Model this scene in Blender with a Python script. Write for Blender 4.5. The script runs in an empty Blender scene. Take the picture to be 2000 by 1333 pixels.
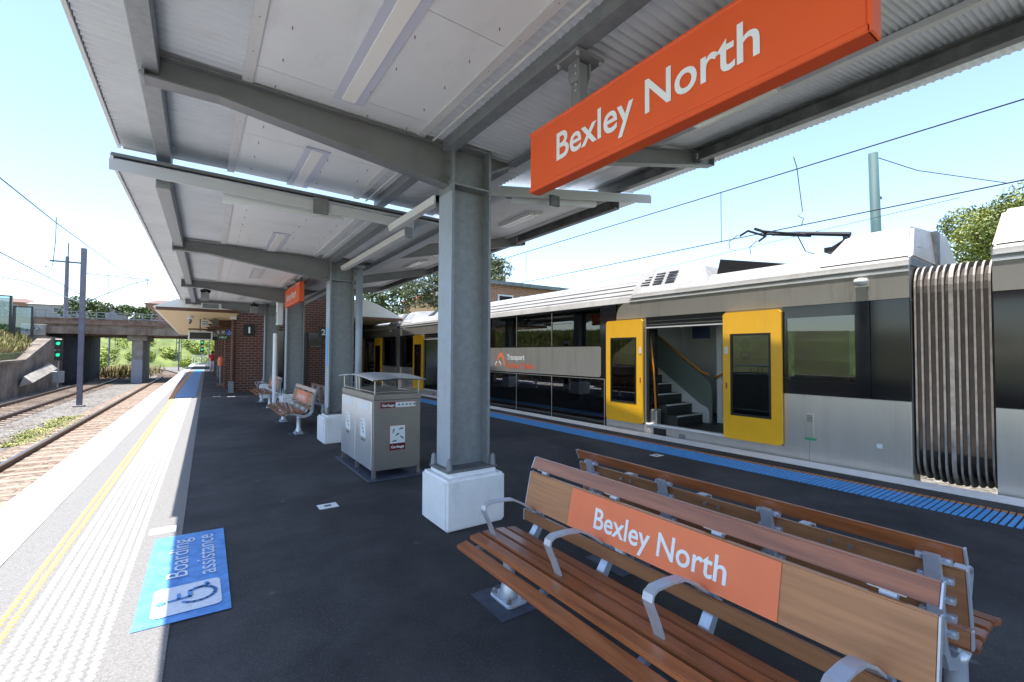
import bpy, bmesh, math, random
import numpy as np
from mathutils import Vector, Matrix
random.seed(7)
R = math.radians
scene = bpy.context.scene
col = scene.collection
# ---------------------------------------------------------------- camera
F = 889.0
yaw = math.atan(615/889); pitch = R(1.6); roll = R(0.3)
cam_d = bpy.data.cameras.new("camera"); cam = bpy.data.objects.new("camera", cam_d); col.objects.link(cam)
cam_d.sensor_width = 36; cam_d.lens = 36*F/2000; cam_d.clip_start = 0.05; cam_d.clip_end = 3000
fw = Vector((math.sin(yaw)*math.cos(pitch), math.cos(yaw)*math.cos(pitch), math.sin(pitch)))
rt = Vector((math.cos(yaw), -math.sin(yaw), 0)); up = rt.cross(fw)
r2 = rt*math.cos(roll)+up*math.sin(roll); u2 = -rt*math.sin(roll)+up*math.cos(roll)
cam.matrix_world = Matrix(((r2.x, u2.x, -fw.x, 0), (r2.y, u2.y, -fw.y, 0), (r2.z, u2.z, -fw.z, 1.6), (0, 0, 0, 1)))
scene.camera = cam
# ---------------------------------------------------------------- sky, sun, exposure
w = bpy.data.worlds.new("World"); scene.world = w; w.use_nodes = True
nt = w.node_tree; bg = nt.nodes['Background']; sky = nt.nodes.new('ShaderNodeTexSky')
sky.sky_type = 'NISHITA'; sky.sun_disc = False
sun_to = Vector((-0.156, -0.0, 1.0)).normalized()
sky.sun_elevation = math.asin(sun_to.z); sky.sun_rotation = math.atan2(sun_to.x, sun_to.y)
sky.air_density = 1.0; sky.dust_density = .6; sky.ozone_density = 1.0
nt.links.new(sky.outputs[0], bg.inputs[0]); bg.inputs[1].default_value = 0.118
sd = bpy.data.lights.new("sun", 'SUN'); so = bpy.data.objects.new("sun", sd); col.objects.link(so)
sd.energy = 3.2; sd.angle = R(0.5); sd.color = (1.0, 0.96, 0.9)
so.rotation_euler = (-sun_to).to_track_quat('-Z', 'Y').to_euler()
scene.view_settings.view_transform = 'Standard'; scene.view_settings.look = 'None'
scene.view_settings.exposure = 1.75; scene.view_settings.gamma = 1.0
scene.render.engine = 'CYCLES'
scene.cycles.max_bounces = 8; scene.cycles.transparent_max_bounces = 16

# ---------------------------------------------------------------- helpers
def tag(o, label=None, cat=None, group=None, kind=None):
    for k, v in (('label', label), ('category', cat), ('group', group), ('kind', kind)):
        if v: o[k] = v
    return o
def thing(name, label, cat, loc=(0, 0, 0), rz=0, group=None):
    o = bpy.data.objects.new(name, None); col.objects.link(o); o.empty_display_size = .2
    o.location = loc; o.rotation_euler = (0, 0, rz)
    return tag(o, label, cat, group)
def copy_tree(o, parent=None):
    c = o.copy(); col.objects.link(c); c.parent = parent
    for ch in list(o.children): copy_tree(ch, c)
    return c
class MB:
    def __init__(s): s.v = []; s.f = []
    def add(s, vs, fs):
        n = len(s.v); s.v += [tuple(p) for p in vs]; s.f += [tuple(i+n for i in f) for f in fs]; return s
    def box(s, x0, x1, y0, y1, z0, z1):
        return s.add([(x0,y0,z0),(x1,y0,z0),(x1,y1,z0),(x0,y1,z0),(x0,y0,z1),(x1,y0,z1),(x1,y1,z1),(x0,y1,z1)],
                     [(3,2,1,0),(4,5,6,7),(0,1,5,4),(1,2,6,5),(2,3,7,6),(3,0,4,7)])
    def prism(s, poly, ax, a0, a1):
        n = len(poly)
        def m(p, a): return (a, p[0], p[1]) if ax == 'x' else ((p[0], a, p[1]) if ax == 'y' else (p[0], p[1], a))
        vs = [m(p, a0) for p in poly]+[m(p, a1) for p in poly]
        return s.add(vs, [tuple(range(n)), tuple(range(2*n-1, n-1, -1))]+[(i, i+n, (i+1) % n+n, (i+1) % n) for i in range(n)])
    def tube(s, pts, r, n=8, cap=True):
        pts = [Vector(p) for p in pts]; rs = r if isinstance(r, (list, tuple)) else [r]*len(pts)
        rings = []
        prev = None
        for i, p in enumerate(pts):
            d = (pts[min(i+1, len(pts)-1)]-pts[max(i-1, 0)]).normalized()
            a = prev if prev is not None else (Vector((0, 0, 1)) if abs(d.z) < .9 else Vector((1, 0, 0)))
            u = (a-d*a.dot(d)).normalized(); v = d.cross(u); prev = u
            rings.append([p+(u*math.cos(t)+v*math.sin(t))*rs[i] for t in [2*math.pi*k/n for k in range(n)]])
        vs = [q for ring in rings for q in ring]; fs = []
        for i in range(len(pts)-1):
            for k in range(n):
                fs.append((i*n+k, i*n+(k+1) % n, (i+1)*n+(k+1) % n, (i+1)*n+k))
        if cap: fs += [tuple(range(n-1, -1, -1)), tuple((len(pts)-1)*n+k for k in range(n))]
        return s.add(vs, fs)
    def ribbon(s, pts, wdt, th, y=0):      # path in XZ at given y, wide along Y
        P = [Vector((p[0], p[1])) for p in pts]; L = []; Rr = []
        for i, p in enumerate(P):
            d = (P[min(i+1, len(P)-1)]-P[max(i-1, 0)]).normalized(); nn = Vector((-d.y, d.x))
            t = th[i] if isinstance(th, (list, tuple)) else th
            L.append(p+nn*t/2); Rr.append(p-nn*t/2)
        for i in range(len(P)-1):
            a, b, c, d = L[i], L[i+1], Rr[i+1], Rr[i]
            y0, y1 = y-wdt/2, y+wdt/2
            vs = [(a.x,y0,a.y),(b.x,y0,b.y),(c.x,y0,c.y),(d.x,y0,d.y),(a.x,y1,a.y),(b.x,y1,b.y),(c.x,y1,c.y),(d.x,y1,d.y)]
            fs = [(0,1,2,3),(7,6,5,4),(0,4,5,1),(2,6,7,3)]
            if i == 0: fs.append((0,3,7,4))
            if i == len(P)-2: fs.append((1,5,6,2))
            s.add(vs, fs)
        return s
    def build(s, name, m, parent=None, bevel=0, smooth=False, seg=1, label=None, tilt=None, weld=False):
        me = bpy.data.meshes.new(name)
        root = parent
        while root is not None and root.parent is not None: root = root.parent
        off = Vector((0, 0, 0))
        if root is not None and root.get('_abs'): off = Vector(root.location)
        me.from_pydata([(v[0]-off.x, v[1]-off.y, v[2]-off.z) for v in s.v], [], s.f)
        bm = bmesh.new(); bm.from_mesh(me)
        if weld: bmesh.ops.remove_doubles(bm, verts=bm.verts, dist=1e-5)
        bmesh.ops.recalc_face_normals(bm, faces=bm.faces)
        if bevel:
            es = [e for e in bm.edges if len(e.link_faces) == 2 and e.calc_face_angle(0) > .5]
            bmesh.ops.bevel(bm, geom=es, offset=bevel, segments=seg, affect='EDGES', clamp_overlap=True)
        bm.to_mesh(me); bm.free()
        if smooth: me.shade_smooth()
        me.materials.append(m)
        o = bpy.data.objects.new(name, me); col.objects.link(o); o.parent = parent
        if label: o['label'] = label
        return o
def absthing(name, label, cat, loc, group=None):     # children are given in world coordinates
    o = thing(name, label, cat, loc, 0, group); o['_abs'] = 1; return o
def struct(o): o['kind'] = 'structure'; return o
def text_data(string, bold=0.0, res=4):
    cu = bpy.data.curves.new('t', 'FONT'); cu.body = string; cu.size = 1; cu.offset = bold; cu.resolution_u = res
    ob = bpy.data.objects.new('t', cu); col.objects.link(ob)
    bpy.context.view_layer.update()
    me = bpy.data.meshes.new_from_object(ob.evaluated_get(bpy.context.evaluated_depsgraph_get()))
    v = [tuple(x.co) for x in me.vertices]; f = [tuple(p.vertices) for p in me.polygons]
    bpy.data.objects.remove(ob); bpy.data.curves.remove(cu); bpy.data.meshes.remove(me)
    return v, f
def text(mb, string, o, u, v, width, capH=None, bold=0.0, anchor='c'):
    """lays flat letters on a plane: o centre, u reading direction, v up"""
    vs, fs = text_data(string, bold)
    xs = [p[0] for p in vs]; x0, x1 = min(xs), max(xs)
    sx = width/(x1-x0); sy = (capH/0.69) if capH else sx
    o, u, v = Vector(o), Vector(u).normalized(), Vector(v).normalized()
    pts = []
    for p in vs:
        a = (p[0]-(x0+x1)/2)*sx; b = (p[1]-0.345)*sy
        pts.append(o+u*a+v*b)
    mb.add(pts, fs); return mb

# ---------------------------------------------------------------- materials
def mat(name, c, rough=.6, metal=0., var=0., vscale=6., bump=0., bscale=80., spec=.5, c2=None, stretch=None, detail=4., rvar=0.):
    m = bpy.data.materials.new(name); m.use_nodes = True; n = m.node_tree; b = n.nodes['Principled BSDF']
    b.inputs['Base Color'].default_value = (*c, 1); b.inputs['Roughness'].default_value = rough
    b.inputs['Metallic'].default_value = metal; b.inputs['Specular IOR Level'].default_value = spec
    tc = n.nodes.new('ShaderNodeTexCoord'); mp = n.nodes.new('ShaderNodeMapping'); n.links.new(tc.outputs['Object'], mp.inputs[0])
    if stretch: mp.inputs['Scale'].default_value = stretch
    if var or c2:
        ns = n.nodes.new('ShaderNodeTexNoise'); ns.inputs['Scale'].default_value = vscale; ns.inputs['Detail'].default_value = detail
        ns.inputs['Roughness'].default_value = .65
        n.links.new(mp.outputs[0], ns.inputs['Vector'])
        cr = n.nodes.new('ShaderNodeValToRGB'); n.links.new(ns.outputs['Fac'], cr.inputs[0])
        cr.color_ramp.elements[0].position = .32; cr.color_ramp.elements[1].position = .68
        ca = tuple(max(0, x*(1-var)) for x in c); cb = c2 if c2 else tuple(min(1, x*(1+var)) for x in c)
        cr.color_ramp.elements[0].color = (*ca, 1); cr.color_ramp.elements[1].color = (*cb, 1)
        n.links.new(cr.outputs[0], b.inputs['Base Color'])
        if rvar:
            mr = n.nodes.new('ShaderNodeMapRange'); mr.inputs['To Min'].default_value = max(0, rough-rvar); mr.inputs['To Max'].default_value = rough+rvar
            n.links.new(ns.outputs['Fac'], mr.inputs[0]); n.links.new(mr.outputs[0], b.inputs['Roughness'])
    if bump:
        nb = n.nodes.new('ShaderNodeTexNoise'); nb.inputs['Scale'].default_value = bscale; nb.inputs['Detail'].default_value = 3
        n.links.new(mp.outputs[0], nb.inputs['Vector'])
        bp = n.nodes.new('ShaderNodeBump'); bp.inputs['Strength'].default_value = bump; bp.inputs['Distance'].default_value = .01
        n.links.new(nb.outputs['Fac'], bp.inputs['Height']); n.links.new(bp.outputs[0], b.inputs['Normal'])
    return m
def gravel(name, c1, c2, scale):
    m = bpy.data.materials.new(name); m.use_nodes = True; n = m.node_tree; b = n.nodes['Principled BSDF']; b.inputs['Roughness'].default_value = .95
    tc = n.nodes.new('ShaderNodeTexCoord'); vo = n.nodes.new('ShaderNodeTexVoronoi'); vo.inputs['Scale'].default_value = scale
    n.links.new(tc.outputs['Object'], vo.inputs['Vector'])
    sp = n.nodes.new('ShaderNodeSeparateColor'); n.links.new(vo.outputs['Color'], sp.inputs[0])
    cr = n.nodes.new('ShaderNodeValToRGB'); cr.color_ramp.elements[0].color = (*c1, 1); cr.color_ramp.elements[1].color = (*c2, 1)
    n.links.new(sp.outputs[0], cr.inputs[0])
    ns = n.nodes.new('ShaderNodeTexNoise'); ns.inputs['Scale'].default_value = .6; ns.inputs['Detail'].default_value = 5; n.links.new(tc.outputs['Object'], ns.inputs['Vector'])
    mx = n.nodes.new('ShaderNodeMix'); mx.data_type = 'RGBA'; mx.blend_type = 'MULTIPLY'; mx.inputs['Factor'].default_value = .7
    c3 = n.nodes.new('ShaderNodeValToRGB'); c3.color_ramp.elements[0].position = .3; c3.color_ramp.elements[0].color = (.62, .52, .43, 1); c3.color_ramp.elements[1].position = .6; c3.color_ramp.elements[1].color = (1, 1, 1, 1)
    n.links.new(ns.outputs['Fac'], c3.inputs[0]); n.links.new(cr.outputs[0], mx.inputs['A']); n.links.new(c3.outputs[0], mx.inputs['B']); n.links.new(mx.outputs['Result'], b.inputs['Base Color'])
    bp = n.nodes.new('ShaderNodeBump'); bp.inputs['Strength'].default_value = 1; bp.inputs['Distance'].default_value = .035; bp.invert = True
    n.links.new(vo.outputs['Distance'], bp.inputs['Height']); n.links.new(bp.outputs[0], b.inputs['Normal'])
    return m
def glass(name, tint, refl_rough=.02, f0=.06):
    m = bpy.data.materials.new(name); m.use_nodes = True; n = m.node_tree
    for x in list(n.nodes): n.nodes.remove(x)
    o = n.nodes.new('ShaderNodeOutputMaterial'); t = n.nodes.new('ShaderNodeBsdfTransparent'); g = n.nodes.new('ShaderNodeBsdfGlossy')
    t.inputs[0].default_value = (*tint, 1); g.inputs['Roughness'].default_value = refl_rough
    fr = n.nodes.new('ShaderNodeFresnel'); fr.inputs[0].default_value = 2.0
    mx = n.nodes.new('ShaderNodeMixShader'); n.links.new(fr.outputs[0], mx.inputs[0]); n.links.new(t.outputs[0], mx.inputs[1]); n.links.new(g.outputs[0], mx.inputs[2]); n.links.new(mx.outputs[0], o.inputs[0])
    return m
def emit(name, c, s):
    m = bpy.data.materials.new(name); m.use_nodes = True; b = m.node_tree.nodes['Principled BSDF']
    b.inputs['Base Color'].default_value = (*c, 1); b.inputs['Emission Color'].default_value = (*c, 1); b.inputs['Emission Strength'].default_value = s
    return m
def brickmat(name, c1, c2, mortar, axis='xz', scale=1.0):
    m = bpy.data.materials.new(name); m.use_nodes = True; n = m.node_tree; b = n.nodes['Principled BSDF']; b.inputs['Roughness'].default_value = .85
    tc = n.nodes.new('ShaderNodeTexCoord'); sx = n.nodes.new('ShaderNodeSeparateXYZ'); cx = n.nodes.new('ShaderNodeCombineXYZ')
    n.links.new(tc.outputs['Object'], sx.inputs[0])
    ad = n.nodes.new('ShaderNodeMath'); ad.operation = 'ADD'; n.links.new(sx.outputs[0], ad.inputs[0]); n.links.new(sx.outputs[1], ad.inputs[1])
    n.links.new(ad.outputs[0], cx.inputs[0]); n.links.new(sx.outputs[2], cx.inputs[1])
    br = n.nodes.new('ShaderNodeTexBrick'); br.inputs['Scale'].default_value = scale; br.inputs['Brick Width'].default_value = .25; br.inputs['Row Height'].default_value = .1
    br.inputs['Mortar Size'].default_value = .012; br.inputs['Mortar Smooth'].default_value = .2; br.inputs['Bias'].default_value = -.2
    br.inputs['Color1'].default_value = (*c1, 1); br.inputs['Color2'].default_value = (*c2, 1); br.inputs['Mortar'].default_value = (*mortar, 1)
    n.links.new(cx.outputs[0], br.inputs['Vector']); n.links.new(br.outputs['Color'], b.inputs['Base Color'])
    bp = n.nodes.new('ShaderNodeBump'); bp.inputs['Distance'].default_value = .008; bp.inputs['Strength'].default_value = .6; bp.invert = True
    n.links.new(br.outputs['Fac'], bp.inputs['Height']); n.links.new(bp.outputs[0], b.inputs['Normal'])
    return m
M = {}
M['asphalt'] = mat('asphalt', (.033, .032, .034), .85, var=.25, vscale=2.5, bump=.5, bscale=160, c2=(.050, .049, .051), detail=8)
def asphalt_spots(m):
    n = m.node_tree; b = n.nodes['Principled BSDF']; base = b.inputs['Base Color'].links[0].from_socket
    tc = n.nodes.new('ShaderNodeTexCoord'); vo = n.nodes.new('ShaderNodeTexVoronoi'); vo.inputs['Scale'].default_value = 1.7; n.links.new(tc.outputs['Object'], vo.inputs['Vector'])
    ns = n.nodes.new('ShaderNodeTexNoise'); ns.inputs['Scale'].default_value = 26; n.links.new(tc.outputs['Object'], ns.inputs['Vector'])
    ad = n.nodes.new('ShaderNodeMath'); ad.operation = 'MULTIPLY_ADD'; n.links.new(ns.outputs['Fac'], ad.inputs[0]); ad.inputs[1].default_value = .05; n.links.new(vo.outputs['Distance'], ad.inputs[2])
    mr = n.nodes.new('ShaderNodeMapRange'); mr.inputs['From Min'].default_value = .078; mr.inputs['From Max'].default_value = .062; n.links.new(ad.outputs[0], mr.inputs[0])
    mx = n.nodes.new('ShaderNodeMix'); mx.data_type = 'RGBA'; n.links.new(mr.outputs[0], mx.inputs['Factor']); n.links.new(base, mx.inputs['A']); mx.inputs['B'].default_value = (.09, .09, .095, 1)
    v2 = n.nodes.new('ShaderNodeTexVoronoi'); v2.inputs['Scale'].default_value = 260; n.links.new(tc.outputs['Object'], v2.inputs['Vector']); sc = n.nodes.new('ShaderNodeSeparateColor'); n.links.new(v2.outputs['Color'], sc.inputs[0])
    m2 = n.nodes.new('ShaderNodeMapRange'); m2.inputs['From Min'].default_value = .90; m2.inputs['From Max'].default_value = 1.0; n.links.new(sc.outputs[0], m2.inputs[0])
    m3 = n.nodes.new('ShaderNodeMix'); m3.data_type = 'RGBA'; n.links.new(m2.outputs[0], m3.inputs['Factor']); n.links.new(mx.outputs['Result'], m3.inputs['A']); m3.inputs['B'].default_value = (.10, .10, .11, 1)
    n5 = n.nodes.new('ShaderNodeTexNoise'); n5.inputs['Scale'].default_value = .45; n5.inputs['Detail'].default_value = 6; n5.inputs['Distortion'].default_value = .8; n.links.new(tc.outputs['Object'], n5.inputs['Vector'])
    c5 = n.nodes.new('ShaderNodeValToRGB'); c5.color_ramp.elements[0].position = .38; c5.color_ramp.elements[0].color = (.66, .66, .68, 1); c5.color_ramp.elements[1].position = .62; c5.color_ramp.elements[1].color = (1.45, 1.42, 1.4, 1); n.links.new(n5.outputs['Fac'], c5.inputs[0])
    m5 = n.nodes.new('ShaderNodeMix'); m5.data_type = 'RGBA'; m5.blend_type = 'MULTIPLY'; m5.inputs['Factor'].default_value = 1; n.links.new(m3.outputs['Result'], m5.inputs['A']); n.links.new(c5.outputs[0], m5.inputs['B']); n.links.new(m5.outputs['Result'], b.inputs['Base Color'])
asphalt_spots(M['asphalt'])
def grime(m, dirt, amt=.5, scale=1.3, stretch=(1, 1, .12), lo=.5, hi=.75):
    # streaks of dirt with a shape of their own, laid over the base colour
    n = m.node_tree; b = n.nodes['Principled BSDF']; i = b.inputs['Base Color']; tc = n.nodes.new('ShaderNodeTexCoord'); mp = n.nodes.new('ShaderNodeMapping'); mp.inputs['Scale'].default_value = stretch
    n.links.new(tc.outputs['Object'], mp.inputs[0]); ns = n.nodes.new('ShaderNodeTexNoise'); ns.inputs['Scale'].default_value = scale; ns.inputs['Detail'].default_value = 10; ns.inputs['Roughness'].default_value = .7; n.links.new(mp.outputs[0], ns.inputs['Vector'])
    mr = n.nodes.new('ShaderNodeMapRange'); mr.inputs['From Min'].default_value = lo; mr.inputs['From Max'].default_value = hi; mr.inputs['To Max'].default_value = amt; n.links.new(ns.outputs['Fac'], mr.inputs[0])
    mx = n.nodes.new('ShaderNodeMix'); mx.data_type = 'RGBA'; n.links.new(mr.outputs[0], mx.inputs['Factor']); mx.inputs['B'].default_value = (*dirt, 1)
    if i.links: n.links.new(i.links[0].from_socket, mx.inputs['A'])
    else: mx.inputs['A'].default_value = i.default_value
    n.links.new(mx.outputs['Result'], i)
M['asphalt_sunlit'] = mat('asphalt_sunlit_tone', (.17, .165, .16), .9, var=.2, vscale=120, bump=.5, bscale=160, c2=(.27, .262, .255))  # same platform asphalt, paler: the sunlight is painted into the colour
M['coping'] = mat('coping_paint', (.86, .86, .87), .55, var=.06, vscale=5, bump=.1, bscale=40)
M['white_paint'] = mat('white_paint', (.85, .86, .88), .45, var=.04, vscale=5, bump=.08, bscale=30)
M['yellow'] = mat('yellow_tactile', (.66, .42, .14), .5, var=.15, vscale=30)
M['white_tac'] = mat('white_tactile', (.78, .79, .8), .45)
M['blue_tac'] = mat('blue_tactile', (.09, .34, .70), .45, var=.12, vscale=8)
M['orange_tac'] = mat('orange_tactile', (.55, .23, .08), .6)
M['blue_paint'] = mat('blue_ground_paint', (.08, .26, .66), .6, var=.15, vscale=9, bump=.3, bscale=120, c2=(.15, .38, .80))
M['palepaint'] = mat('pale_ground_paint', (.70, .76, .85), .6, var=.12, vscale=40)
M['galv'] = mat('galvanised_steel', (.225, .245, .262), .5, metal=.3, var=.08, vscale=14, bump=.05, bscale=60, c2=(.28, .30, .32), detail=8, rvar=.08)
M['galv_beam'] = mat('rafter_steel', (.20, .21, .222), .55, metal=.3, var=.08, vscale=3, c2=(.245, .256, .27), detail=8)
M['galv_dark'] = mat('weathered_galvanised', (.15, .16, .16), .55, metal=.3, var=.3, vscale=5, c2=(.24, .25, .25), detail=8)
M['post'] = mat('post_grey', (.36, .41, .47), .5, metal=.2, var=.06, vscale=8)
M['sheet'] = mat('roof_sheet', (.58, .62, .66), .5, metal=0, var=.05, vscale=1.5, c2=(.66, .70, .74), bump=.05, bscale=6, detail=7)
M['panel'] = mat('soffit_panel', (.74, .765, .79), .5, var=.04, vscale=1.2, bump=.04, bscale=20)
M['skin_grey'] = mat('roof_top_grey', (.17, .18, .19), .6, var=.1, vscale=2)
M['trim'] = mat('white_trim', (.62, .63, .64), .45, var=.06, vscale=4)
M['light_frame'] = mat('light_frame', (.58, .61, .72), .4)
M['diffuser'] = mat('light_diffuser', (.88, .87, .84), .25)
M['orange'] = mat('sign_orange', (.80, .105, .018), .35, var=.03, vscale=3)
M['orange_pale'] = mat('plate_orange', (.86, .21, .09), .32, var=.05, vscale=3)
M['letter'] = mat('white_lettering', (.84, .85, .86), .4)
M['alu'] = mat('cast_aluminium', (.56, .60, .68), .36, metal=.5, var=.08, vscale=14, rvar=.06)
M['stainless'] = mat('brushed_stainless', (.44, .43, .41), .33, metal=.85, var=.06, vscale=30, stretch=(1, 1, .05), rvar=.05)
M['door_steel'] = mat('polished_sunlit_door', (.66, .69, .73), .3, metal=.6, var=.05, vscale=3, stretch=(1, 1, .2), rvar=.05)  # brightened, bluish base carries the reflection of the sunny platform
M['bronze'] = mat('bin_panel', (.30, .285, .255), .42, metal=.6, var=.05, vscale=3)
M['black'] = mat('black_plastic', (.012, .012, .013), .4)
M['rubber'] = mat('bellows_rubber', (.060, .048, .042), .85, var=.25, vscale=6)
M['silver'] = mat('train_silver', (.66, .62, .575), .30, metal=.7, var=.05, vscale=1.5, stretch=(1, 1, .15), rvar=.05)
M['taupe'] = mat('train_taupe', (.33, .31, .285), .42, metal=.4, var=.04, vscale=1)
M['train_white'] = mat('train_roof_white', (.36, .355, .35), .4, var=.05, vscale=1.2, c2=(.41, .405, .40), bump=.03, bscale=3)
M['gloss_black'] = mat('train_black', (.012, .013, .016), .1)
M['tyellow'] = mat('door_yellow', (.96, .50, .02), .28, var=.03, vscale=2)
M['int'] = mat('interior_grey', (.74, .75, .76), .5)
M['taupe_l'] = mat('cabinet_grey', (.52, .52, .53), .5)
M['int_dark'] = mat('interior_dark', (.03, .035, .035), .5)
M['int_blue'] = mat('seat_fabric', (.03, .05, .12), .8)
M['rail_yel'] = mat('handrail_orange', (.75, .27, .02), .35)
M['glass'] = glass('tinted_glass', (.62, .70, .68))
M['glass_d'] = glass('dark_glass', (.34, .42, .42))
M['bellow_rib'] = mat('bellows_rib', (.29, .26, .24), .6, var=.2, vscale=9, c2=(.38, .345, .32))
M['ballast'] = gravel('ballast', (.07, .065, .06), (.29, .27, .245), 13)
M['ballast2'] = gravel('rusty_ballast', (.12, .085, .065), (.34, .27, .215), 13)
M['rail'] = mat('rail_steel', (.085, .05, .04), .6, metal=.4, var=.2, vscale=3)
M['railtop'] = mat('rail_head', (.30, .26, .24), .3, metal=.9)
M['sleeper'] = mat('sleeper', (.30, .225, .17), .85, var=.35, vscale=5, bump=.3)
M['concrete'] = mat('concrete', (.30, .275, .24), .85, var=.35, vscale=1.2, c2=(.40, .38, .34), bump=.3, bscale=8, detail=8)
M['concrete_d'] = mat('stained_concrete', (.13, .105, .085), .85, var=.45, vscale=.8, c2=(.29, .24, .19), bump=.3, bscale=6, detail=9)
M['rust_conc'] = mat('rust_stained_beam', (.40, .33, .25), .85, var=.3, vscale=1.1, stretch=(1, 1, .35), c2=(.10, .055, .035), bump=.3, bscale=5, detail=9)
M['rust_brown'] = mat('rusty_parapet', (.16, .085, .055), .85, var=.4, vscale=1.5, c2=(.28, .21, .17), detail=9)
M['purplegrey'] = mat('painted_mast', (.12, .12, .16), .6, var=.2, vscale=3)
M['wire'] = mat('wire', (.03, .03, .035), .5, metal=.3)
M['soil'] = mat('soil', (.16, .13, .075), .95, var=.4, vscale=.5, c2=(.16, .19, .06), detail=8)
M['grass'] = mat('grass_green', (.12, .17, .03), .8, var=.4, vscale=.6, c2=(.27, .30, .07))
M['grass_dry'] = mat('grass_dry', (.22, .18, .07), .8, var=.35, vscale=.7, c2=(.34, .28, .12))
M['leaf'] = mat('leaf_green', (.035, .065, .016), .6, var=.3, vscale=.8, c2=(.10, .14, .03))
M['leaf_y'] = mat('leaf_yellowgreen', (.09, .14, .015), .6, var=.3, vscale=.9, c2=(.27, .29, .035))
M['leaf_o'] = mat('leaf_olive', (.06, .085, .03), .6, var=.3, vscale=.8, c2=(.14, .17, .06))
M['bark'] = mat('bark', (.09, .07, .055), .9, var=.3, vscale=5)
M['brick'] = brickmat('dark_brick', (.135, .045, .028), (.085, .035, .025), (.20, .16, .135))
M['brick_o'] = brickmat('orange_brick', (.36, .15, .075), (.28, .11, .06), (.35, .28, .22))
M['cream'] = mat('cream_soffit', (.66, .52, .27), .6, var=.05, vscale=2)
M['awn_white'] = mat('white_roofing', (.74, .72, .66), .5, var=.03, vscale=2)
M['brown'] = mat('brown_timber', (.12, .055, .03), .6, var=.2, vscale=4)
M['sign_black'] = mat('sign_black', (.016, .016, .018), .35)
M['sign_blue'] = mat('sign_blue', (.02, .10, .50), .4)
M['sign_green'] = mat('sign_green', (.01, .12, .05), .4)
M['green_lamp'] = emit('green_lamp', (.02, .55, .30), .5)
M['teal_pole'] = mat('teal_pole', (.05, .11, .11), .7, var=.2, vscale=2, stretch=(4, 4, .4))
M['red'] = mat('red_cloth', (.65, .02, .03), .8)
M['skin'] = mat('skin', (.45, .24, .15), .6)
M['hair'] = mat('dark_hair', (.015, .012, .01), .6)
M['white_cloth'] = mat('white_cloth', (.7, .7, .75), .8)
M['pink'] = mat('pink_cloth', (.6, .3, .28), .8)
M['burg'] = mat('burgundy_label', (.10, .008, .015), .4)
M['cherry'] = mat('label_red_edge', (.45, .03, .04), .4)
M['label'] = mat('label_white', (.72, .77, .80), .4)
M['ink'] = mat('label_ink', (.03, .04, .05), .5)
M['plate'] = mat('ground_plate', (.055, .065, .095), .6, var=.3, vscale=14, bump=.2, bscale=40)
M['greenrun'] = mat('label_green', (.04, .35, .17), .4)
grime(M['silver'], (.30, .26, .22), .25, 5, (1, 1, .12), .5, .8); grime(M['taupe'], (.14, .12, .10), .5, 5)
grime(M['train_white'], (.20, .17, .14), .6, 2.5, (1, 1, 1), .5, .75); grime(M['panel'], (.30, .26, .20), .30, 3.5, (1, .25, 1), .56, .8)
grime(M['sheet'], (.30, .25, .19), .30, 3, (.3, 2, 1), .55, .8); grime(M['white_paint'], (.30, .27, .24), .35, 7, (1, 1, .5), .56, .8)
grime(M['tyellow'], (.40, .24, .04), .3, 4, (1, 1, .2), .55, .8); grime(M['post'], (.20, .20, .20), .4, 6, (1, 1, .15), .5, .8); grime(M['galv'], (.12, .11, .10), .25, 4, (1, 1, .2), .55, .8)
grime(M['galv_beam'], (.11, .10, .09), .25, 3, (1, 1, 1), .52, .8); grime(M['concrete'], (.07, .06, .05), .6, 2, (1, 1, .2), .5, .75); grime(M['concrete_d'], (.05, .045, .04), .6, 1.5, (1, 1, .2), .5, .72)
grime(M['trim'], (.33, .29, .24), .35, 4, (1, .3, 1), .55, .8); grime(M['coping'], (.45, .43, .40), .4, 3, (1, 1, 1), .55, .8)
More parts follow.
